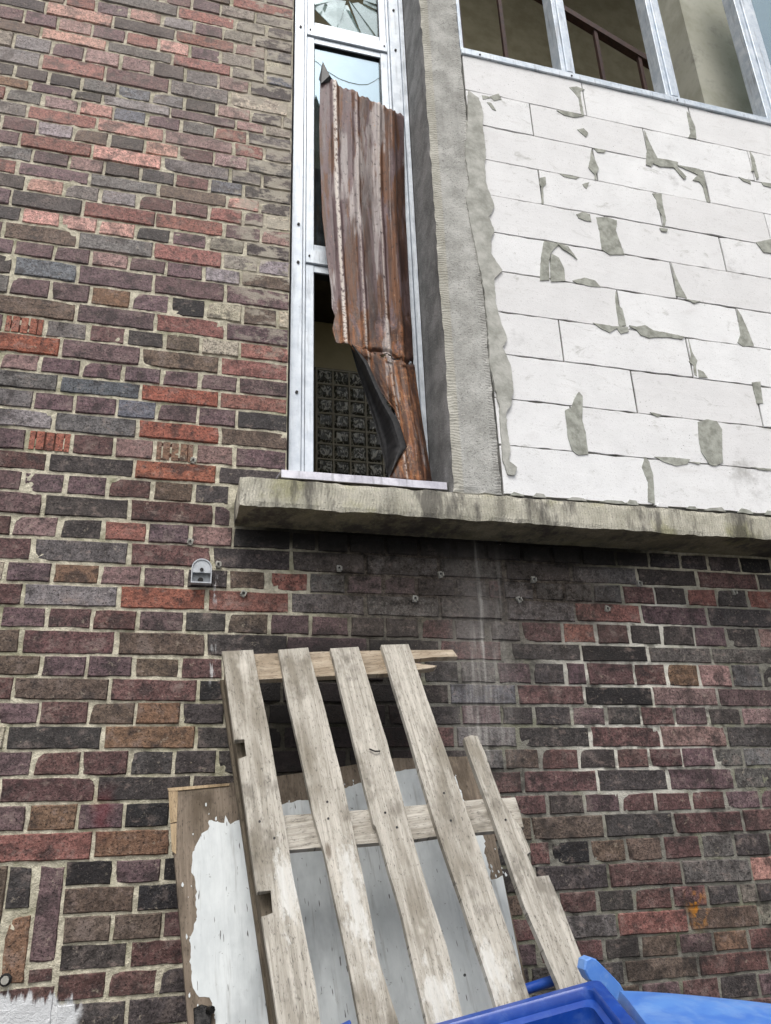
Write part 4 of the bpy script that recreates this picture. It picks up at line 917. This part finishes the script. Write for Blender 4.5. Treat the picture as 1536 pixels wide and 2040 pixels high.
# ------------------------------------------------------------------ peeling panel behind the pallet
PB0 = on_y(337, 1573, -.035)
bd1 = np.array([-.06, .40, .91]); bd1 /= np.linalg.norm(bd1); bd2 = np.array([1, 0, .0]); bd2 = bd2-bd1*(bd1@bd2); bd2 /= np.linalg.norm(bd2); bn = np.cross(bd2, bd1)
def bp(px, py, off=0.0): return on_plane(px, py, PB0-bn*off, bn)
def bst(p): q = np.array(p)-PB0; return float(q@bd2), float(q@bd1)
TBB = -PB0[2]/bd1[2]+.03
def b_ground(p): s, t = bst(p); return PB0+bd2*s+bd1*TBB
M_PLYB = wood_material('bare_plywood', (112, 101, 89), (140, 127, 113))
M_PLYE = wood_material('plywood_edge', (160, 140, 112), (190, 168, 138))
def paint_mat():
    m = Mat('peeling_white_paint', 0.7, spec=0.3); uv = m.uv(); n = m.noise(1.0, 6, m.scale(uv, (9, 4, 1)), 0.65); g = m.noise(1.0, 4, m.scale(uv, (60, 6, 1))); f = m.noise(40, 5, uv, .75)
    col = m.mix(m.rng(n, .3, .7), lin((190, 195, 196)), lin((216, 220, 220))); col = m.mix(m.rng(g, .55, .75, 0, .3), col, lin((158, 164, 166)))
    col = m.mix(m.rng(m.noise(1.0, 5, m.scale(uv, (4, 2.5, 1), (2, 1, 0))), .5, .68, 0, .5), col, lin((142, 147, 150)))
    col = m.mix(m.rng(f, .62, .70, 0, .8), col, lin((74, 68, 62)))
    vs_ = m.noise(1.0, 4, m.scale(uv, (38, 2.2, 1), (9, 4, 0)), .7); col = m.mix(m.rng(vs_, .56, .70, 0, .45), col, lin((128, 126, 120)))
    sc_ = m.noise(1.0, 2, m.scale(uv, (150, 18, 1), (1, 7, 0)), .5); col = m.mix(m.rng(sc_, .68, .72, 0, .9), col, lin((58, 52, 48)))
    return m.done(col, None, m.bump(m.math('ADD', g, vs_), .35, .003))
M_PAINT = paint_mat()
panel = thing('peeling_panel', (.4, -.6, 0), 'old plywood panel with peeling white paint leaning on the wall behind the pallet', 'panel')
TL, TR, RB, LB = bp(337, 1575), bp(947, 1487), bp(1052, 1975), bp(375, 2040)
o = prism('board', [TL, bp(455, 1560), bp(640, 1534), bp(800, 1508), TR, bp(985, 1665), RB, b_ground(RB), b_ground(LB), LB, bp(352, 1760)], tuple(-bn*.030), M_PLYB, panel, .0015); set_uv(o, bst)
WHITE = [zB(455,418),zB(430,440),zB(400,385),zB(385,430),zB(300,408),zB(290,470),zB(262,480),zB(235,530),zB(212,570),zB(195,640),zB(184,700),zB(205,770),zB(218,850),zB(222,1000),zB(200,1090),zB(180,1120),zB(178,1230),zB(186,1340),zB(205,1460),zB(240,1490),zB(300,1500),zB(318,1560),zB(336,1640)]
TOPW = [zC(775,752),zC(735,770),zC(702,775),zC(690,700),zC(660,610),zC(668,540),zC(640,488),zC(600,495),zA(1300,760),zA(1200,735),zA(1105,722),zA(1040,728),zA(1000,736),zA(900,770),zA(830,783),zA(790,800),zA(730,822),zA(640,850),zA(560,880),zA(490,884),zA(415,902),zA(330,930)]
bw = [bp(*p, -.0012) for p in WHITE]; tw_ = [bp(*p, -.0012) for p in TOPW]
rb0 = bp(1047, 1975, -.0012)
bmp = bw+[PB0+bn*.0012+bd2*bst(bw[-1])[0]+bd1*TBB, PB0+bn*.0012+bd2*bst(rb0)[0]+bd1*TBB, rb0]+tw_
out = []
for a, b in zip(bmp, bmp[1:]+bmp[:1]):
    L_ = np.linalg.norm(b-a); n = max(1, int(L_/.008)) if L_ < .3 else 1
    for k in range(n): q = a+(b-a)*k/n; out.append(q+(bd2*jit(.0032)+bd1*jit(.0025) if n > 1 else 0))
o = prism('paint_layer', out, tuple(-bn*.0011), M_PAINT, panel); set_uv(o, bst)
fb = bmesh.new(); rf = random.Random(8)
for k in range(46):                      # loose flakes of paint left outside the torn edge
    src_ = WHITE+TOPW; p = src_[rf.randrange(len(src_))]; dx = -abs(rf.gauss(0, 10)) if p in WHITE else rf.gauss(0, 14); dy = rf.gauss(0, 16) if p in WHITE else -abs(rf.gauss(0, 9))
    q = np.array(bp(p[0]+dx, p[1]+dy, -.0016)); sz = rf.uniform(.001, .0042); a0 = rf.uniform(0, 6)
    add_prism(fb, [q+bd2*math.cos(a0+t)*sz*rf.uniform(.5, 1.2)+bd1*math.sin(a0+t)*sz*2.0*rf.uniform(.5, 1.2) for t in (0, 1.3, 2.6, 3.9, 5.2)], tuple(-bn*.0012))
fo2 = mesh_obj('paint_flakes', fb, M_PAINT, panel); fo2['kind'] = 'stuff'; set_uv(fo2, bst)
# raised batten of bare edge ply on the left and along the top
o = prism('edge_strip', [bp(*p, -.003) for p in (zB(48, 235), zB(105, 225), zB(100, 420), zB(58, 430))], tuple(-bn*.003), M_PLYE, panel); set_uv(o, bst)
o = prism('edge_strip', [bp(*p, -.003) for p in (zB(60, 435), zB(98, 430), zB(95, 620), zB(68, 600))], tuple(-bn*.003), M_PLYE, panel); set_uv(o, bst)
o = prism('edge_strip', [bp(*p, -.004) for p in (zB(42, 215), zB(420, 185), zB(420, 200), zB(48, 235))], tuple(-bn*.004), M_PLYE, panel); set_uv(o, bst)
# small latch on the panel
bm = bmesh.new(); q = np.array(bp(405, 2022)); 
for (a, b, h) in ((-.022, .022, .010),):
    pts = [q+bd2*x+bd1*y+bn*h for x, y in ((-.022, -.03), (.016, -.034), (.020, .012), (-.004, .022), (-.024, .016))]; add_prism(bm, pts, tuple(-bn*.012), .003)
tube(bm, q+bn*.012+bd2*.012+bd1*.006, q+bn*.026+bd2*.02+bd1*.002, .009, 8)
mesh_obj('latch', bm, simple('chipped_black_metal', (14, 14, 15), (60, 58, 57), 60, .25, .6), panel)

# ------------------------------------------------------------------ blue bins
def plastic(name, c0, c1, fade=0.0):
    m = Mat(name, 0.32, 0.0, 0.5); n = m.noise(7, 5); f = m.noise(1.0, 5, m.scale(m.pos(), (30, 9, 30)), .65, .5)
    col = m.mix(m.rng(n, .3, .7), lin(c0), lin(c1))
    if fade:
        col = m.mix(m.rng(f, .45, .7, 0, fade), col, lin((132, 166, 214))); col = m.mix(m.rng(m.noise(9, 4), .56, .7, 0, fade*.5), col, lin((140, 140, 196)))
    return m.done(col, m.rng(n, .3, .7, .26+fade*.3, .42+fade*.3), m.bump(f, .1, .003))
M_BLUE = plastic('blue_plastic', (16, 60, 146), (26, 76, 168), .12); M_LID = plastic('faded_skylit_blue_plastic', (66, 118, 204), (94, 144, 214), .5)
B1, B2 = np.array([.423, -.63, .981]), np.array([.95, -.779, 1.092])
ex = (B2-B1)/np.linalg.norm(B2-B1); wB = float(np.linalg.norm(B2-B1)); en = np.array([-.203, .014, .979]); en -= ex*(en@ex); en /= np.linalg.norm(en); ey = np.cross(ex, en)
if ey[1] > 0: ey = -ey          # towards the viewer
bin1 = thing('open_blue_bin', (.75, -1.1, 0), 'open dark blue plastic bin standing tilted in front of the pallet', 'bin')
def bq(u, v, h): return Vector(B1+ex*u+ey*v+en*h)      # u along the rear rim, v to the front, h up
dB = .62
def loop(ins, h, rnd=.05, fs=0.0):
    pts = []; x0, x1, y0, y1 = ins, wB-ins, ins, dB-ins
    for cx_, cy_, a0 in ((x1-rnd, y0+rnd, -90), (x1-rnd, y1-rnd, 0), (x0+rnd, y1-rnd, 90), (x0+rnd, y0+rnd, 180)):
        for k in range(5):
            a = math.radians(a0+22.5*k); x, y = cx_+rnd*math.cos(a), cy_+rnd*math.sin(a); pts.append(bq(x, y, h-fs*(y/dB)))
    return pts
bm = bmesh.new()
prof = [(-.004, -.06, .022), (-.004, -.006, .022), (0.0, 0.0, .022), (.022, .001, .022), (.026, -.004, .022), (.027, -.022, .022), (.038, -.030, .025), (.042, -.40, .03), (.075, -.85, .03)]
fs = .05; loops = [[bm.verts.new(p) for p in loop(i, h, r, fs)] for i, h, r in prof]
for a, b in zip(loops[:-1], loops[1:]):
    for k in range(20): bm.faces.new((a[k], a[(k+1) % 20], b[(k+1) % 20], b[k]))
bm.faces.new(loops[-1])
outp = [(-.004, -.06, .035), (.012, -.075, .035), (.03, -.5, .03), (.065, -.9, .03)]
ol = [loops[0]]+[[bm.verts.new(p) for p in loop(i, h, r, fs)] for i, h, r in outp[1:]]
for a, b in zip(ol[:-1], ol[1:]):
    for k in range(20): bm.faces.new((a[k], b[k], b[(k+1) % 20], a[(k+1) % 20]))
bm.faces.new(ol[-1])
for v in bm.verts: v.co.z = max(v.co.z, .012)
mesh_obj('body', bm, M_BLUE, bin1, smooth=True)
bm = bmesh.new(); tube(bm, on_y(1008, 1984, -.47), on_y(1185, 1926, -.47), .0125, 14); mesh_obj('handle_bar', bm, M_BLUE, bin1, smooth=True)
bm = bmesh.new(); add_prism(bm, [on_y(*p, -.655) for p in ((1164,1932),(1167,1913),(1178,1907),(1188,1911),(1210,1934),(1236,1960),(1256,1996),(1226,1998),(1198,1972),(1174,1952))], (0, .035, 0), .003); mesh_obj('hinge_lug', bm, M_LID, bin1)  # lid plastic on this lug: sky reflection put into a paler blue
bm = bmesh.new(); add_prism(bm, [on_y(*p, -.66) for p in ((671,2068),(675,2048),(688,2042),(700,2036),(702,2068))], (0, .02, 0), .003); mesh_obj('hinge_lug', bm, M_BLUE, bin1)
for u in (.06, wB-.06):
    bm = bmesh.new(); tube(bm, bq(u-.03, -.02, -.93), bq(u+.03, -.02, -.93), .09, 20); mesh_obj('wheel', bm, M_RUBBER, bin1)
# closed bin on the right
bin2 = thing('closed_blue_bin', (1.5, -1.1, 0), 'blue bin with faded closed domed lid beside the open bin, bottom right', 'bin')
far0, far1 = on_y(1225, 1958, -.70), on_y(1545, 1994, -.86)
c0 = np.array(far0); c1 = np.array(far1); c1[2] = c0[2]-.0
far1 = on_plane(1545, 1994, c0, (0, 0, 1)); e1_ = far1-c0; e1_[2] = 0; wL = float(np.linalg.norm(e1_)); e1_ /= wL; e2_ = np.array([e1_[1], -e1_[0], 0]); 
ls = on_plane(1306, 2046, c0, (0, 0, 1))-c0; ls[2] = 0; e2_ = ls/np.linalg.norm(ls)
ext0, ext1 = -0.018, wL+.22
bm = bmesh.new(); g = []; NX, NY = 26, 22; dep = .62
for i in range(NX+1):
    r = []
    for j in range(NY+1):
        u, v = i/NX, j/NY
        dome = .030*(1-(2*u-1)**2)**.7*(min(1, v*5)**.6) - .03*v
        edge = max(abs(2*u-1), abs(2*v-1)); drop = -.05 if (i in (0, NX) or j in (0, NY)) else 0
        p = c0+e1_*(ext0+(ext1-ext0)*u)+e2_*(dep*v); r.append(bm.verts.new((p[0], p[1], p[2]-.012+dome+drop)))
    g.append(r)
for i in range(NX):
    for j in range(NY): bm.faces.new((g[i][j], g[i+1][j], g[i+1][j+1], g[i][j+1]))
lid = mesh_obj('lid', bm, M_LID, bin2, smooth=True); md = lid.modifiers.new('t', 'SOLIDIFY'); md.thickness = .004
bm = bmesh.new(); top = c0[2]-.045
def cq(u, v, z): p = c0+e1_*u+e2_*v; return (p[0], p[1], z)
a = [cq(ext0+.02, .02, top), cq(ext1-.02, .02, top), cq(ext1-.02, dep-.02, top), cq(ext0+.02, dep-.02, top)]; b = [cq(ext0+.07, .05, .012), cq(ext1-.07, .05, .012), cq(ext1-.07, dep-.07, .012), cq(ext0+.07, dep-.07, .012)]
va = [bm.verts.new(p) for p in a]; vb = [bm.verts.new(p) for p in b]; bm.faces.new(va); bm.faces.new(vb[::-1])
for k in range(4): bm.faces.new((va[k], vb[k], vb[(k+1) % 4], va[(k+1) % 4]))
mesh_obj('body', bm, M_BLUE, bin2)

# ------------------------------------------------------------------ small fittings on the bricks
M_GREY = simple('grey_pvc', (176, 180, 184), (198, 202, 206), 40, .45, bump=.1); M_CLIP = simple('dirty_clip_plastic', (142, 140, 132), (178, 176, 168), 60, .6, bump=.2)
c_ = on_y(401, 1143, 0); wj, hj = .033, .040
jb = thing('junction_box', (c_[0], 0, c_[2]-hj), 'open grey plastic junction box with rounded top on the bricks beside the ledge', 'junction box')
bm = bmesh.new(); outl = [(-wj, -hj), (wj, -hj)]+[(wj*math.cos(math.radians(a)), .012+wj*math.sin(math.radians(a))*.98) for a in range(0, 181, 15)]
add_prism(bm, [(c_[0]+x, -.004, c_[2]+z) for x, z in outl], (0, .004, 0)); mesh_obj('back_plate', bm, M_GREY, jb)
bm = bmesh.new(); n = len(outl); rim = []
for (s, y) in ((1, -.003), (1, -.030), (.90, -.030), (.90, -.004)): rim.append([bm.verts.new((c_[0]+x*s, y, c_[2]+(z+.0)*s)) for x, z in outl])
for a, b in zip(rim[:-1], rim[1:]):
    for k in range(n): bm.faces.new((a[k], a[(k+1) % n], b[(k+1) % n], b[k]))
mesh_obj('rim', bm, M_GREY, jb)
bm = bmesh.new(); add_prism(bm, [(c_[0]+x*.88, -.027, c_[2]+z*.88) for x, z in outl if z >= .0]+[(c_[0]-wj*.88, -.027, c_[2]-.004), (c_[0]+wj*.88, -.027, c_[2]-.004)], (0, .005, 0)); mesh_obj('cover', bm, M_GREY, jb)
bm = bmesh.new(); tube(bm, (c_[0], -.0275, c_[2]+.006), (c_[0], -.031, c_[2]+.006), .006, 10); mesh_obj('screw', bm, M_SCREW, jb)
bm = bmesh.new(); tube(bm, (c_[0]-.002, -.005, c_[2]-.030), (c_[0]-.002, -.029, c_[2]-.030), .009, 12); mesh_obj('cable_hole', bm, M_RUBBER, jb)
CLIPS = [((379,1080),10,'left of the ledge end, above the junction box'), ((435,1125),0,'just right of the junction box'), ((485,1183),25,'on the red brick right of the junction box'), ((675,1133),0,'under the ledge, above the first pallet slats'), ((877,1145),-12,'under the ledge, in the soot stain'), ((826,1193),5,'in the middle of the sooty bricks above the pallet'), ((1062,1155),0,'under the ledge beside the lime streaks'), ((1033,1195),-20,'white one beside the lime streaks'), ((1208,1213),15,'on the red stretcher right of the lime streaks'), ((1272,1163),0,'dark one under the ledge on the right'), ((1461,1180),0,'near the right edge under the ledge'), ((385,918),10,'on the orange brick left of the window sill')]
for (px, py), ang, where in CLIPS:
    q = on_y(px, py, 0); t = thing('cable_clip', (q[0], -.001, q[2]), 'small pale plastic cable clip '+where, 'cable clip', 'cable clips left on the brick wall')
    s = 1.0
    bm = bmesh.new(); R_ = Matrix.Rotation(math.radians(ang), 4, 'Y'); add_box(bm, -.008, .008, -.005, .008, -.012, .012, .001)
    for x in (-.0075, .0075): add_box(bm, x-.0022, x+.0022, -.014, -.0051, -.009, .006, .0006)
    bmesh.ops.transform(bm, matrix=Matrix.Translation(q) @ R_, verts=bm.verts); mesh_obj('saddle', bm, M_CLIP, t)
    bm = bmesh.new(); tube(bm, (0, -.006, .002), (0, -.0095, .002), .0036, 8); bmesh.ops.transform(bm, matrix=Matrix.Translation(q) @ R_, verts=bm.verts); mesh_obj('nail', bm, M_SCREW, t)
q = on_y(11, 1952, 0); t = thing('wall_bolt', (q[0], 0, q[2]), 'round metal bolt head in the bricks above the white paint, lower left', 'bolt')
bm = bmesh.new(); tube(bm, (q[0], .002, q[2]), (q[0], -.004, q[2]), .016, 12); mesh_obj('washer', bm, M_SCREW, t)
bm = bmesh.new(); tube(bm, (q[0], -.0041, q[2]), (q[0], -.013, q[2]), .010, 10); mesh_obj('bolt_head', bm, M_CLIP, t)

# ------------------------------------------------------------------ tall tree across the yard, mirrored in the window glass
M_BARK = simple('tree_bark', (70, 60, 50), (98, 86, 74), 9, .95, bump=.8, bd=.02); M_LEAF = simple('tree_leaf', (62, 84, 40), (98, 120, 62), 3, .7, bump=.1)
tr = thing('tree', (3.4, -10.5, 0), 'tall leafy tree mirrored in the glass of the narrow window', 'tree')
rt = random.Random(21); tb = bmesh.new(); tips = []
def cone(a, b, ra, rb, n=7):
    d = (b-a).normalized(); u = d.orthogonal().normalized(); v = d.cross(u)
    A_ = [tb.verts.new(a+(u*math.cos(t)+v*math.sin(t))*ra) for t in [2*math.pi*i/n for i in range(n)]]; B_ = [tb.verts.new(b+(u*math.cos(t)+v*math.sin(t))*rb) for t in [2*math.pi*i/n for i in range(n)]]
    for i in range(n): tb.faces.new((A_[i], A_[(i+1) % n], B_[(i+1) % n], B_[i]))
def grow(p, d, ln, r, lv):
    q = p+d*ln; cone(p, q, r, r*.68)
    if lv == 0: tips.append(q); return
    for k in range(3 if lv > 1 else 4):
        nd = (d+Vector((rt.uniform(-1, 1), rt.uniform(-1, 1), rt.uniform(-.25, .7)))*.75).normalized(); grow(q if k else q, nd, ln*rt.uniform(.62, .82), r*.62, lv-1)
    if lv <= 2: tips.append(q)
grow(Vector((3.4, -10.5, 0)), Vector((-.04, .03, 1)).normalized(), 4.6, .26, 5)
mesh_obj('trunk', tb, M_BARK, tr)
lb = bmesh.new()
for t in tips:
    for k in range(9):
        c = t+Vector((rt.gauss(0, .38), rt.gauss(0, .38), rt.gauss(0, .32))); a = Vector((rt.uniform(-1, 1), rt.uniform(-1, 1), rt.uniform(-1, 1))).normalized(); b = a.orthogonal().normalized(); sz = rt.uniform(.05, .11)
        lb.faces.new([lb.verts.new(c+a*sz*x+b*sz*.55*y) for x, y in ((-1, 0), (0, -1), (1.1, 0), (0, 1))])
mesh_obj('crown', lb, M_LEAF, tr)
